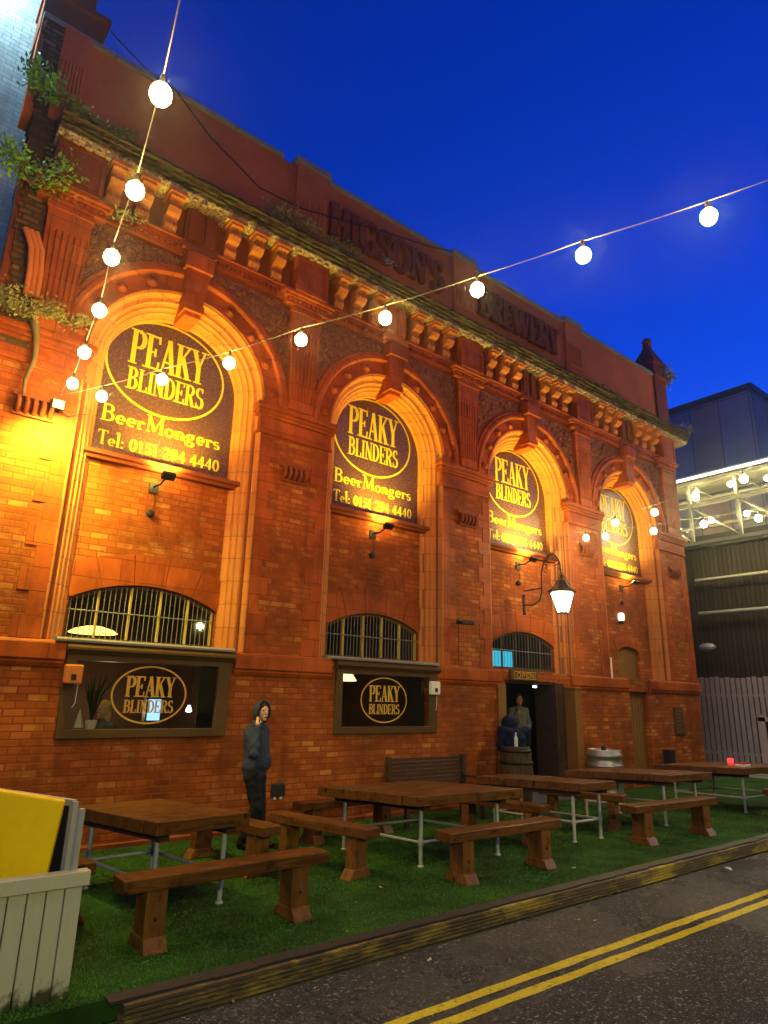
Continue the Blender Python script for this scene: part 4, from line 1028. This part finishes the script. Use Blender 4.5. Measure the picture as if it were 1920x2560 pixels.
# artificial grass blades
bl = MB(); vs = []; fs = []
rb = random.Random(5)
for i in range(90000):
    x = .8 + 13.5 * rb.random() ** 1.6; yy = -4.30 + 4.2 * rb.random() ** 1.3; a = rb.uniform(0, 2 * PI); h = rb.uniform(.006, .017); w = .0035 + .0012 * x * .3
    ca, sa = math.cos(a) * w, math.sin(a) * w; o = len(vs)
    vs += [(x - ca, yy - sa, 0), (x + ca, yy + sa, 0), (x + rb.uniform(-.012, .012), yy + rb.uniform(-.012, .012), h)]
    fs.append((o, o + 1, o + 2))
bl.v = vs; bl.f = fs; bl.sm = [False] * len(fs)
o = bl.build('turf_pile', M['blade'], recalc=False, kind='stuff'); o['label'] = 'short green artificial grass pile covering the terrace'; o['category'] = 'grass'

# ------------------------------------------------------------------ tables and benches
def table(label, FL, FR, BL, legs=None, zf=.80, zb=.75, th=.115):
    FL, FR, BL = Vector((*FL, zf)), Vector((*FR, zf)), Vector((*BL, zb)); u = FR - FL; v = BL - FL
    t = thing('timber_table', label, 'table', (FL.x, FL.y, 0), 0, 'thick timber tables on steel tube legs'); o = Vector((FL.x, FL.y, 0))
    nb = max(5, round(v.length / .24)); mb = MB()
    for i in range(nb):
        a = FL - o + v * (i / nb + .002) + Vector((0, 0, rnd.uniform(-.003, .003))) - u * rnd.uniform(0, .012); b = v * (1 / nb - .004)
        top = [a, a + u * (1 + rnd.uniform(0, .01)), a + u + b, a + b]
        mb.hexa([tuple(p - Vector((0, 0, th))) for p in top], [tuple(p) for p in top])
    mb.build('table_top', M['wood'], t, bevel=.008)
    un, vn = u.normalized(), v.normalized()
    pts = {}
    for nm, a, b in (('fl', .14, .12), ('fr', .86, .12), ('bl', .14, .86), ('br', .86, .86)):
        q = FL - o + u * a + v * b; pts[nm] = q
        MB().tube([(q.x, q.y, .0), (q.x, q.y, q.z - th - .001)], .024, 10).lathe([(.038, 0), (.038, .012), (.026, .02)], 10, (q.x, q.y, 0)).lathe([(.034, -.03), (.034, .03)], 10, (q.x, q.y, .26)).build('leg', M['steel'], t)
    mb = MB()
    for a, b in (('fl', 'fr'), ('bl', 'br'), ('fl', 'bl'), ('fr', 'br')):
        mb.tube([(pts[a].x, pts[a].y, .26), (pts[b].x, pts[b].y, .26)], .019, 8)
    mb.build('cross_tubes', M['steel'], t)
    for f in (.14, .86):
        mb = MB(); a = FL - o + u * f + v * .06; b = FL - o + u * f + v * .94; w_ = un * .05
        lo = [a - w_, a + w_, b + w_, b - w_]; mb.hexa([tuple(p - Vector((0, 0, th + .06))) for p in lo], [tuple(p - Vector((0, 0, th + .004))) for p in lo])
        mb.build('bearer', M['wood_dark'], t)
    return t
table('chunky timber table nearest the camera, behind the cream panel', (2.40, -3.08), (3.34, -3.02), (2.10, -1.45))
table('widest timber table, in the middle between the two foreground benches', (5.52, -3.02), (7.26, -3.14), (5.20, -1.36))
table('narrow timber table third from the left, in front of the barrel', (8.46, -3.18), (9.26, -3.24), (8.14, -1.45))
table('timber table fourth from the left, in front of the steel keg', (10.86, -3.20), (12.08, -3.32), (10.30, -1.55))
table('farthest timber table at the right edge with red items on it', (13.40, -3.30), (15.3, -3.45), (13.0, -1.7))

def make_bench(L):
    t = thing('timber_bench', '', 'bench')
    mb = MB(); mb.box(-L / 2, L / 2, -.13, .13, .42, .52); mb.build('seat', M['wood'], t, bevel=.01)
    for s in (-1, 1):
        x = s * (L / 2 - .30); mb = MB()
        mb.box(x - .09, x + .09, -.11, .11, .06, .419)
        mb.hexa([(x - .10, -.19, 0), (x + .10, -.19, 0), (x + .10, .19, 0), (x - .10, .19, 0)], [(x - .095, -.125, .10), (x + .095, -.125, .10), (x + .095, .125, .10), (x - .095, .125, .10)])
        mb.build('leg', M['wood_v'], t, bevel=.01)
        MB().lathe([(.016, 0), (.016, .006), (0, .008)], 8, (x, -.112, .22), axis='y').build('bolt', M['darkmetal'], t)
    return t
bench0 = make_bench(2.0)
def bench(label, a, b, first=[True]):
    t = bench0 if first[0] else copy_tree(bench0); first[0] = False
    a, b = Vector(a), Vector(b); m = (a + b) / 2; t.location = (m.x, m.y, 0); t.rotation_euler = (0, 0, math.atan2(b.y - a.y, b.x - a.x))
    t.scale = ((b - a).length / 2.0, 1, 1); t['label'] = label; t['group'] = 'heavy timber benches round the tables'
    return t
bench('front timber bench nearest the camera, running toward the street', (1.95, -3.56), (3.83, -3.54))
bench('timber bench on the left of the nearest table, beside the cream panel', (1.83, -2.98), (1.62, -1.2))
bench('timber bench between the nearest table and the widest table, beside the hooded man', (3.98, -2.35), (3.75, -.75))
bench('timber bench at the left end of the widest table', (4.86, -3.02), (4.50, -1.55))
bench('front timber bench before the widest table, under its street side', (5.40, -3.56), (7.24, -3.62))
bench('timber bench behind the widest table, close to the wall', (5.1, -1.05), (6.9, -.95))
bench('timber bench between the widest and the narrow table', (7.95, -2.95), (7.65, -1.5))
bench('front timber bench before the fourth table, farther along the kerb', (9.0, -3.56), (11.1, -3.72))
bench('timber bench standing end-on between the third and fourth tables', (9.95, -2.95), (9.55, -1.6))
bench('front timber bench at the far right by the last table', (13.0, -3.85), (15.2, -4.0))

# slatted bench with back against the wall
t = thing('slatted_bench', 'dark brown slatted bench with a high back against the wall', 'bench', (7.93, -.55, 0))
mb = MB()
for j in range(7): mb.box(-.80, .80, -.02 + j * .008, .012 + j * .008, .55 + j * .06, .60 + j * .06)
mb.build('backrest', M['wood_dark'], t, bevel=.004)
mb = MB()
for j in range(4): mb.box(-.80, .80, -.46 + j * .11, -.37 + j * .11, .43, .46)
mb.build('seat', M['wood_dark'], t, bevel=.004)
for s in (-.84, .84):
    MB().box(s - .03, s + .03, -.04, .06, 0, .99).box(s - .03, s + .03, -.48, -.42, 0, .62).box(s - .03, s + .03, -.48, .0, .62, .66).build('leg', M['wood_dark'], t, bevel=.004)

# barrel, bottle, keg
t = thing('oak_barrel', 'old oak barrel used as a table at the doorway with chalky lettering', 'barrel', (9.98, -.72, 0))
prof_b = [(.24, 0), (.27, .2), (.305, .5), (.31, .6), (.295, .85), (.255, 1.08), (.25, 1.10), (.24, 1.085), (0, 1.085)]
MB().lathe(prof_b, 28).build('staves', M['barrelwood'], t)
mb = MB()
for z0, r_ in ((.12, .266), (.36, .298), (.80, .307), (1.0, .276)): mb.lathe([(r_ + .002, z0), (r_ + .006, z0), (r_ + .004, z0 + .05), (r_ - .004, z0 + .05)], 28)
mb.build('hoops', M['darkmetal'], t)
mb = MB(); text(mb, 'OLSo', -.17, .17, .70, .13, 0, T=.12, t=.06, serif=.02, sw=.02)
mb2 = MB(); rot = Matrix.Rotation(R(-42), 4, 'Z')
for v_ in mb.v:
    a = v_[0] / .31; mb2.v.append(tuple(rot @ Vector((.318 * math.sin(a), -.318 * math.cos(a), v_[2]))))
mb2.f = mb.f; mb2.sm = mb.sm
MB_glyphs = None
t = thing('plastic_bottle', 'clear plastic drinks bottle standing on the barrel', 'bottle', (9.90, -.80, 1.10))
MB().lathe([(.032, 0), (.036, .02), (.033, .08), (.036, .12), (.034, .15), (.014, .20), (.013, .225)], 14).build('bottle', simple('clear_plastic', (.55, .6, .65), .15, 0, bump=0), t)
MB().lathe([(.015, .225), (.015, .245), (0, .246)], 10).build('cap', M['white'], t)
t = thing('steel_keg', 'wide ribbed steel beer keg behind the fourth table', 'keg', (12.95, -.62, 0))
k_ = [(.32, .0), (.36, .03), (.36, .10), (.35, .14), (.35, .32), (.375, .34), (.375, .40), (.35, .42), (.35, .60), (.38, .625), (.38, .67), (.35, .69), (.345, .80), (.375, .82), (.375, .87), (.35, .89), (.345, .945), (.335, .96), (.31, .96), (.30, .93), (0, .93)]
MB().lathe(k_, 32).build('shell', M['keg'], t); MB().lathe([(.05, .93), (.05, 1.03), (0, 1.03)], 12).build('spear_valve', M['black'], t)
t = thing('red_tealight', 'glowing red glass candle on the farthest table', 'candle', (14.6, -2.5, .78)); MB().lathe([(.05, 0), (.06, .09), (0, .07)], 12).build('glass', M['redglow'], t)
t = thing('food_box', 'red and white paper food box on the farthest table', 'box', (14.0, -3.0, .785)); MB().box(-.14, .14, -.09, .09, 0, .04).build('box', M['white'], t, bevel=.005); MB().box(-.10, .10, -.06, .06, .041, .075).build('napkin', M['red'], t)
t = thing('dark_box', 'dark narrow upright box at the foot of the far pier', 'box', (16.35, -.22, 0)); MB().box(-.12, .12, -.1, .1, 0, .80).box(-.13, .13, -.11, .11, .801, .83).build('case', M['black'], t, bevel=.01)

# litter
for i, (x, yy, z, lb) in enumerate([(4.72, -3.35, .02, 'crumpled white tissue on the turf by the middle benches'), (7.15, -3.95, .02, 'pale crumpled packet on the turf by the front bench leg'), (5.98, -4.85, -.12, 'cream scrap of litter in the gutter'),
    (6.1, -4.95, -.12, 'brown scrap of litter beside the gutter stain'), (4.1, -4.75, -.12, 'tiny white scrap on the road by the kerb'), (9.3, -4.75, -.12, 'flattened plastic wrapper lying along the kerb'), (2.1, -3.9, .015, 'small green weed sprouting through the turf')]):
    mb = MB(); rr = random.Random(i); c = [Vector((rr.uniform(-.05, .05), rr.uniform(-.03, .03), rr.uniform(0, .03))) for _ in range(7)]
    fs = [(0, 1, 2), (1, 3, 2), (2, 4, 5), (3, 5, 6), (0, 4, 6), (1, 5, 4)]
    s_ = 1.6 if i == 5 else .7
    mb.add([p * s_ for p in c], fs); o = mb.build('litter', M['leaf'] if i == 6 else M['cream'] if i != 5 else M['white'], recalc=False, loc=(x, yy, z)); tag(o, lb, 'litter' if i < 6 else 'weed')

rl = random.Random(11); db = MB()
for i in range(230):
    on = i < 60; x = 1.8 + 12 * rl.random(); yy = rl.uniform(-4.25, -.3) if on else rl.choice((rl.uniform(-4.75, -4.5), rl.uniform(-9, -4.5), rl.uniform(-4.6, -4.5)))
    z = .016 if on else -.120; q = rl.uniform(.008, .022); a = rl.uniform(0, 6.28); ca, sa = math.cos(a) * q, math.sin(a) * q
    db.add([(x - ca, yy - sa, z), (x + sa * .5, yy - ca * .5, z + q * .3), (x + ca, yy + sa, z + q * .2), (x - sa * .6, yy + ca * .5, z + q * .1)], [(0, 1, 2, 3)])
o = db.build('fallen_debris', simple('dead_leaf_scraps', (.30, .22, .13), .8, var=.6, scale=3, bump=0, world=True), recalc=False, kind='stuff'); o['label'] = 'small leaf scraps and grit scattered over turf and road'; o['category'] = 'debris'
# ------------------------------------------------------------------ cream screen with yellow board
scn = thing('cream_screen', 'cream tongue and groove timber screen panel at the lower left', 'screen', (1.52, -4.14, 0))
mb = MB(); x = 0
while x > -3.2:
    mb.box(x - .108, x - .004, 0, .03, .0, .66); x -= .112
mb.build('boards', M['creamd'], scn, bevel=.006)
MB().box(-3.2, .03, -.03, .07, .65, .74).build('top_rail', M['creamd'], scn, bevel=.006)
MB().box(-.10, .0, .03, .13, 0, .66).build('post', M['cream'], scn, bevel=.006)
fr = thing('metal_frame', 'grey metal frame standing behind the yellow board', 'frame', (1.42, -4.02, 0), R(112))
mb = MB(); mb.box(-.02, .02, -.02, .02, 0, 1.16); mb.box(1.6, 1.64, -.02, .02, 0, 1.16); mb.box(0, 1.62, -.02, .02, 1.13, 1.17); mb.box(-.10, -.07, -.02, .02, .0, 1.12); mb.build('rails', M['galv'], fr)
MB().box(.0, 1.6, -.008, .008, .1, 1.13).build('panel', M['darkmetal'], fr)
yb = thing('yellow_board', 'bright yellow padded board propped behind the cream screen', 'board', (1.34, -4.03, .55))
mb = MB(); mb.hexa([(-.05, 0, 0), (-.02, .06, 0), (-1.2, .5, 0), (-1.23, .44, 0)], [(.0, -.03, .625), (.03, .03, .625), (-1.15, .47, .85), (-1.18, .41, .85)]); mb.build('board', M['yellow'], yb, bevel=.015)

# ------------------------------------------------------------------ people
def remeshed(mb, name, mat, parent, vox=.010, smooth=2):
    o = mb.build(name, mat, None)
    r_ = o.modifiers.new('r', 'REMESH'); r_.mode = 'VOXEL'; r_.voxel_size = vox; r_.use_smooth_shade = True
    if name in ('jacket', 'trousers'):
        tx = bpy.data.textures.get('folds') or bpy.data.textures.new('folds', 'CLOUDS'); tx.noise_scale = .09; tx.noise_depth = 2
        d_ = o.modifiers.new('d', 'DISPLACE'); d_.texture = tx; d_.texture_coords = 'LOCAL'; d_.strength = .045; d_.mid_level = .5
    s_ = o.modifiers.new('s', 'SMOOTH'); s_.iterations = smooth; s_.factor = .5
    dg = bpy.context.evaluated_depsgraph_get(); me = bpy.data.meshes.new_from_object(o.evaluated_get(dg)); me.name = name
    me.polygons.foreach_set('use_smooth', [True] * len(me.polygons))
    o.modifiers.clear(); o.data = me
    if not me.materials: me.materials.append(mat)
    o.parent = parent; return o
def limb(mb, pts, rs, n=12):
    # dense interpolation so joints stay round
    P_ = [Vector(p) for p in pts]; q = []; rr = []
    for i in range(len(P_) - 1):
        for j in range(5):
            t = j / 5; q.append(P_[i].lerp(P_[i + 1], t)); rr.append(rs[i] + (rs[i + 1] - rs[i]) * t)
    q.append(P_[-1]); rr.append(rs[-1]); mb.tube(q, rr, n)
    for p, r_ in zip(P_, rs): mb.ball(p, r_, n, 8)
def person(label, loc, rz, J, mats, head_yaw=0, hood=True, hair=None, phone=None):
    """J: dict of joints in local metres, facing +x; mats: skin, top, trousers"""
    p = thing('person', label, 'person', loc, rz); skin, top, tro = mats
    H = Vector(J['head']); hm = Matrix.Rotation(head_yaw, 4, 'Z')
    b = MB()
    def hp(x, y, z): return H + hm @ Vector((x, y, z))
    b.ball(H, (.098, .078, .122), 18, 14, hm.to_3x3()); b.ball(hp(.03, 0, -.055), (.062, .056, .068), 14, 10, hm.to_3x3())
    b.ball(hp(.098, 0, -.01), (.020, .014, .026), 8, 6, hm.to_3x3()); b.ball(hp(.088, 0, -.065), (.014, .026, .012), 8, 6, hm.to_3x3()); b.ball(hp(.075, 0, -.10), (.02, .028, .016), 8, 6, hm.to_3x3())
    for s in (-1, 1):
        b.ball(hp(0, s * .078, -.01), (.018, .012, .03), 8, 6, hm.to_3x3()); b.ball(hp(.078, s * .033, .035), (.014, .022, .008), 8, 6, hm.to_3x3())
    limb(b, [H + Vector((-.02, 0, -.08)), J['neck'], J['chest']], [.052, .056, .10])
    limb(b, [J['chest'], J['pelvis']], [.13, .135])
    for s in ('r', 'l'):
        limb(b, [J['sh_' + s], J['el_' + s], J['wr_' + s]], [.052, .042, .028]); limb(b, [J['hip_' + s], J['kn_' + s], J['an_' + s]], [.085, .058, .042])
        limb(b, [J['chest'], J['sh_' + s]], [.09, .055])
        A = Vector(J['an_' + s]); f = Vector(J.get('toe', (1, 0, 0))); limb(b, [A + Vector((0, 0, -.03)), A + f * .17 + Vector((0, 0, -.05))], [.045, .032])
        w_ = Vector(J['wr_' + s]); d = (Vector(J['hd_' + s]) - w_).normalized(); side = Vector(J['palm_' + s]).normalized(); nrm = d.cross(side).normalized()
        b.ball(w_ + d * .05, (.03, .03, .045), 10, 8, Matrix((side, nrm, d)).transposed())
        for k in range(4):
            o_ = w_ + d * .08 + side * (-.027 + k * .018); l_ = (.055, .066, .07, .058)[3 - k]; cu = nrm * J.get('curl', .03)
            limb(b, [o_, o_ + d * l_ * .55 + cu * .3, o_ + d * l_ * .95 + cu], [.0095, .0088, .0078], 8)
        o_ = w_ + d * .035 + side * .03; limb(b, [o_, o_ + side * .03 + d * .03, o_ + side * .035 + d * .06 + nrm * .015], [.012, .0105, .009], 8)
    remeshed(b, 'body', skin, p, .0085, 1)
    # clothes
    j = MB(); limb(j, [J['chest'], J['belly'], J['pelvis']], [.168, .165, .172], 16)
    j.ball(Vector(J['belly']) + Vector((.03, 0, -.05)), (.165, .17, .15), 16, 10)
    limb(j, [Vector(J['neck']) + Vector((0, 0, -.02)), J['chest']], [.075, .15])
    for s in ('r', 'l'):
        limb(j, [J['chest'], J['sh_' + s]], [.13, .085]); limb(j, [J['sh_' + s], J['el_' + s], J['wr_' + s]], [.082, .068, .045])
    remeshed(j, 'jacket', top, p, .013, 2)
    t_ = MB(); limb(t_, [Vector(J['pelvis']) + Vector((0, 0, .02)), Vector(J['pelvis']) + Vector((0, 0, -.07))], [.145, .135], 16)
    for s in ('r', 'l'): limb(t_, [J['hip_' + s], J['kn_' + s], J['an_' + s]], [.112, .085, .062])
    remeshed(t_, 'trousers', tro, p, .014, 2)
    for s in ('r', 'l'):
        A = Vector(J['an_' + s]); f = Vector(J.get('toe', (1, 0, 0))); sh_ = MB(); limb(sh_, [A + Vector((0, 0, -.035)) - f * .03, A + f * .10 + Vector((0, 0, -.045)), A + f * .18 + Vector((0, 0, -.055))], [.052, .047, .036])
        remeshed(sh_, 'shoe', M['black'], p, .012, 1)
    e = MB()
    for s in (-1, 1): e.ball(hp(.082, s * .032, .016), (.012, .015, .008), 8, 6, hm.to_3x3())
    e.build('eyes', M['hair'], p)
    if J.get('mouth'): MB().ball(hp(.097, 0, -.066), (.008, .020, J['mouth']), 8, 6, hm.to_3x3()).build('mouth', simple('lip', (.25, .05, .04), .5, bump=0), p)
    if hair:
        h_ = MB(); h_.ball(hp(-.02, 0, .03), (.105, .092, .118), 16, 12, hm.to_3x3())
        if hair[1]: h_.ball(hp(-.05, 0, -.09), (.07, .095, .15), 14, 10, hm.to_3x3())
        h_.build('hair', hair[0], p)
    if hood:
        n, m_ = 22, 16; vs = []; fs = []; idx = {}
        hd = MB(); grid = []
        for i in range(m_ + 1):
            ph = PI * i / m_; row = []
            for k in range(n + 1):
                a = R(52) + (2 * PI - 2 * R(52)) * k / n
                x, y, z = .135 * math.sin(ph) * math.cos(a) - .012, .118 * math.sin(ph) * math.sin(a), .155 * math.cos(ph) + .0
                if i < 5: x += .035 * (1 - i / 5) * 1
                row.append(hp(x, y, z - .0))
            grid.append(row)
        for off in (0, 1):
            o_ = len(hd.v); c_ = H
            for row in grid:
                for q in row: hd.v.append(tuple(c_ + (q - c_) * (1 - .10 * off)))
            for i in range(m_):
                for k in range(n): hd.f.append((o_ + i * (n + 1) + k, o_ + i * (n + 1) + k + 1, o_ + (i + 1) * (n + 1) + k + 1, o_ + (i + 1) * (n + 1) + k)); hd.sm.append(True)
        tot = (m_ + 1) * (n + 1)
        for i in range(m_):
            for k in (0, n): a_ = i * (n + 1) + k; hd.f.append((a_, a_ + n + 1, tot + a_ + n + 1, tot + a_)); hd.sm.append(True)
        hd.build('hood', hood if not isinstance(hood, bool) else top, p)
        col_ = MB(); limb(col_, [Vector(J['neck']) + Vector((-.01, -.075, -.03)), Vector(J['neck']) + Vector((-.035, 0, .0)), Vector(J['neck']) + Vector((-.01, .075, -.03))], [.05, .060, .05]); limb(col_, [Vector(J['neck']) + Vector((.05, -.06, -.03)), Vector(J['neck']) + Vector((.07, 0, -.06)), Vector(J['neck']) + Vector((.05, .06, -.03))], [.035, .035, .035])
        remeshed(col_, 'collar', top, p, .012, 1)
    return p
def flip(d): return d
JA = dict(head=(.05, -.01, 1.685), neck=(.0, 0, 1.53), chest=(-.02, 0, 1.33), belly=(.02, 0, 1.10), pelvis=(-.01, 0, .97),
          sh_r=(-.03, -.18, 1.43), el_r=(.10, -.29, 1.17), wr_r=(.085, -.185, 1.49), hd_r=(.035, -.150, 1.62), palm_r=(.80, -.59, 0),
          sh_l=(.0, .18, 1.43), el_l=(.02, .24, 1.13), wr_l=(.13, .10, 1.03), hd_l=(.15, .03, 1.02), palm_l=(0, 0, 1),
          hip_r=(0, -.09, .90), kn_r=(.10, -.09, .50), an_r=(-.06, -.10, .09), hip_l=(0, .09, .90), kn_l=(.06, .09, .49), an_l=(.08, .10, .09), curl=.02, mouth=.013)
pm = person('man in a slate blue hoodie holding a phone to his ear beside the wall', (4.50, -.90, 0), R(-52), JA, (M['skin'], M['hoodie'], M['trouser']), R(-34), True, (M['hair'], False))
ph = thing('mobile_phone', 'dark phone held against the hooded man\'s cheek', 'phone', (4.50, -.90, 0), R(-52))
mt = Matrix.Translation((.030, -.118, 1.645)) @ Matrix.Rotation(R(-34), 4, 'Z') @ Matrix.Rotation(R(16), 4, 'Y')
MB().box(-.035, .035, -.005, .005, -.075, .075, mt).build('case', M['black'], ph, bevel=.003)
JB = dict(JA); JB.update(head=(.03, 0, 1.60), neck=(0, 0, 1.45), chest=(-.02, 0, 1.27), belly=(0, 0, 1.05), pelvis=(0, 0, .90), sh_r=(-.02, -.16, 1.36), el_r=(.04, -.22, 1.08), wr_r=(.13, -.10, 1.30), hd_r=(.14, -.06, 1.42),
          sh_l=(-.02, .16, 1.36), el_l=(-.02, .24, 1.09), wr_l=(.10, .16, .92), hd_l=(.14, .14, .85), palm_l=(1, 0, 0), hip_r=(0, -.08, .85), kn_r=(.10, -.10, .48), an_r=(-.02, -.10, .09), hip_l=(0, .08, .85), kn_l=(.16, .09, .50), an_l=(.05, .10, .09), mouth=.006)
person('woman in a grey jacket and dark hood standing in the doorway, pale trousers', (11.50, .46, .34), R(-112), JB, (M['skin_dark'], M['greycloth'], M['beige']), R(-8), M['navy'], (M['hair'], True))
JC = dict(JB); JC.update(wr_r=(.20, -.12, 1.02), hd_r=(.28, -.1, 1.02), wr_l=(.22, .12, 1.02), hd_l=(.30, .1, 1.02), head=(.15, 0, 1.50), neck=(.07, 0, 1.41), sh_r=(-.0, -.19, 1.38), sh_l=(0, .19, 1.38), chest=(-.0, 0, 1.25))
pn = person('person in a bulky navy coat and hood, back turned, at the doorway', (10.22, -.50, 0), R(75), JC, (M['skin_dark'], M['navy'], M['trouser']), R(10), True, (M['hair'], False)); pn.scale = (1.22, 1.3, .99)
JD = dict(JB); JD.update(head=(.02, 0, 1.22), neck=(0, 0, 1.08), chest=(-.02, 0, .90), belly=(0, 0, .70), pelvis=(0, 0, .55), sh_r=(-.02, -.16, .99), el_r=(.06, -.22, .74), wr_r=(.26, -.14, .80), hd_r=(.34, -.12, .80), sh_l=(-.02, .16, .99), el_l=(.06, .22, .74), wr_l=(.26, .14, .80), hd_l=(.34, .12, .80),
          hip_r=(.0, -.09, .5), kn_r=(.42, -.1, .5), an_r=(.42, -.1, .09), hip_l=(0, .09, .5), kn_l=(.42, .1, .5), an_l=(.42, .1, .09))
person('blonde woman seated inside behind the left shop window', (3.02, .95, .42), R(195), JD, (M['skin'], M['greycloth'], M['trouser']), 0, False, (M['blond'], True))

# ------------------------------------------------------------------ lights the place has, and added fills
def light(name, typ, loc, energy, col, target=None, size=.1, spot=None, blend=.6):
    l = bpy.data.lights.new(name, typ); l.energy = energy; l.color = col
    if typ == 'SPOT': l.shadow_soft_size = size; l.spot_size = R(spot); l.spot_blend = blend
    elif typ == 'AREA': l.size = size
    elif typ == 'POINT': l.shadow_soft_size = size
    o = bpy.data.objects.new(name, l); COL.objects.link(o); o.location = loc
    if target is not None: o.rotation_euler = (Vector(target) - Vector(loc)).to_track_quat('-Z', 'Y').to_euler()
    return o
SOD = (1, .34, .015)
# street lamps across the road (columns stand out of frame, as in the street)
def street_lamp(x, yy, h, label):
    t = thing('street_lamp', label, 'street lamp', (x, yy, -.13), 0, 'sodium street lamps across the road')
    MB().tube([(0, 0, 0), (0, 0, h), (0, .3, h + .25), (0, 1.0, h + .3)], [.08, .05, .04, .035], 10).build('column', M['galv'], t)
    MB().box(-.12, .12, .9, 1.45, h + .24, h + .36).build('lamp_head', M['galv'], t, bevel=.02)
    MB().box(-.09, .09, .95, 1.4, h + .235, h + .239).build('lamp_glass', M['streethead'], t)
street_lamp(2.5, -13.5, 6.0, 'street lamp across the road directly behind the viewer')
street_lamp(8.5, -13.5, 6.0, 'street lamp across the road opposite the middle arches')
street_lamp(14.8, -13.5, 6.0, 'street lamp across the road opposite the far end')
for x, e in ((2.5, 4500), (8.5, 5400), (14.8, 5500)):
    light('street_lamp_light', 'SPOT', (x, -12.3, 6.2), e, SOD, (x, 0, 4.9), .10, 60, 1.0)
light('foreground_fill', 'SPOT', (-1.5, -13.0, 3.9), 1250, (.95, 1, .42), (4.0, -3.6, 0), .12, 60, 1.0)  # added fill spot without a lamp post, lifts the left foreground
light('foreground_fill', 'SPOT', (9.5, -12.3, 4.2), 1150, (1, .85, .30), (10.0, -3.2, 0), .12, 75, 1.0)  # second added fill, over the tables farther right
for k, c in enumerate(XC):
    e = (800, 700, 1100, 700)[k]
    light('floodlight_beam', 'SPOT', (c - .06, -.11, 5.03), e, (1, .78, .07), (c, .42, 6.0), .05, 120, .8)
light('wall_floodlight_beam', 'SPOT', (1.45, -.55, 5.50), 900, (1, .88, .10), (1.7, .05, 4.2), .05, 130, .9)
light('lantern_light', 'POINT', (11.57, -.77, 3.95), 300, (1, .72, .10), None, .12)
light('cool_yard_lamp', 'POINT', (-.75, .25, 12.9), 420, (.62, .92, 1), None, .15)
light('yard_floodlight', 'SPOT', (20.5, -9.5, 6.5), 900, (.75, .88, 1), (11, -6, 0), .3, 50, .8)
light('gantry_glow', 'AREA', (21, -4, 8.6), 260, (1, .9, .75), (21, -4, 0), 4)
light('interior_fill', 'POINT', (2.3, .62, 3.3), 16, (1, .75, .45), None, .03)  # added interior fills without fittings from here down; this one brightens the seated woman
light('interior_fill', 'POINT', (11.9, 3.3, 2.6), 3, (.7, .9, 1), None, .03)
light('interior_fill', 'POINT', (3.6, 3.0, 1.6), 26, (1, .7, .35), None, .03)
light('interior_fill', 'POINT', (7.4, 3.0, 1.6), 22, (1, .7, .35), None, .03)

op = thing('opposite_terrace', 'dark brick terrace on the other side of the road', 'building', (-25, -17.5, 0))
mb = MB(); mb.box(0, 75, -8, 0, -.13, 10.5); mb.box(-.1, 75.1, -8, .15, 10.5, 10.8); mb.build('wall', M['rubble'], op)
for j in range(18):
    for z in (1.0, 4.6, 7.6): MB().box(1.6 + j * 4.1, 3.0 + j * 4.1, .0, .04, z, z + 1.9).build('window', M['darkmetal'], op)
# ------------------------------------------------------------------ sky
w_ = bpy.data.worlds.new('World'); sc.world = w_; w_.use_nodes = True; nt = w_.node_tree; bg = nt.nodes['Background']
sky = nt.nodes.new('ShaderNodeTexSky'); sky.sky_type = 'NISHITA'; sky.sun_disc = False
sky.sun_elevation = R(4.0); sky.sun_rotation = R(75); sky.air_density = 1.0; sky.dust_density = .2; sky.ozone_density = 5
tint = nt.nodes.new('ShaderNodeMix'); tint.data_type = 'RGBA'; tint.blend_type = 'MULTIPLY'; tint.inputs[0].default_value = 1
nt.links.new(sky.outputs[0], tint.inputs[6]); tint.inputs[7].default_value = (.03, .43, 2.05, 1)
nt.links.new(tint.outputs[2], bg.inputs[0]); bg.inputs[1].default_value = .15
sun = light('sun', 'SUN', (0, 0, 20), .02, (.5, .65, 1), (5, 8, 0)); sun.data.angle = R(15)

hz = MB().box(-32, 62, -30, 24, -1.6, 17.2)  # thin haze box added to give the bulbs a soft glow
o = hz.build('haze', M['rubber'], kind='stuff'); hm_ = bpy.data.materials.new('glow_haze'); hm_.use_nodes = True; t_ = hm_.node_tree; t_.nodes.clear()
oo = t_.nodes.new('ShaderNodeOutputMaterial'); pv = t_.nodes.new('ShaderNodeVolumePrincipled'); pv.inputs['Density'].default_value = .0018; pv.inputs['Anisotropy'].default_value = .93
pv.inputs['Color'].default_value = (.55, .75, 1, 1); t_.links.new(pv.outputs[0], oo.inputs['Volume']); o.data.materials.clear(); o.data.materials.append(hm_)
o['label'] = 'thin damp evening haze over the street, added for bulb glow'; o['category'] = 'haze'
# ------------------------------------------------------------------ camera
yaw, pit, rol = R(38.415322704610844), R(15.903574167339714), R(1.3984086925616683)
fw = Vector((math.sin(yaw) * math.cos(pit), math.cos(yaw) * math.cos(pit), math.sin(pit)))
r0 = Vector((math.cos(yaw), -math.sin(yaw), 0)); u0 = r0.cross(fw)
rr_ = r0 * math.cos(rol) + u0 * math.sin(rol); uu_ = -r0 * math.sin(rol) + u0 * math.cos(rol)
cam = bpy.data.cameras.new('camera'); cam.sensor_fit = 'VERTICAL'; cam.sensor_height = 36; cam.lens = 36 * 1632.139 / 2560; cam.clip_end = 1000; cam.clip_start = .05
co = bpy.data.objects.new('camera', cam); COL.objects.link(co); sc.camera = co
mt = Matrix((rr_, uu_, -fw)).transposed().to_4x4(); mt.translation = Vector((0, -9.2, 1.902)); co.matrix_world = mt
sc.view_settings.view_transform = 'Standard'; sc.view_settings.look = 'None'; sc.view_settings.exposure = .18; sc.view_settings.gamma = 1
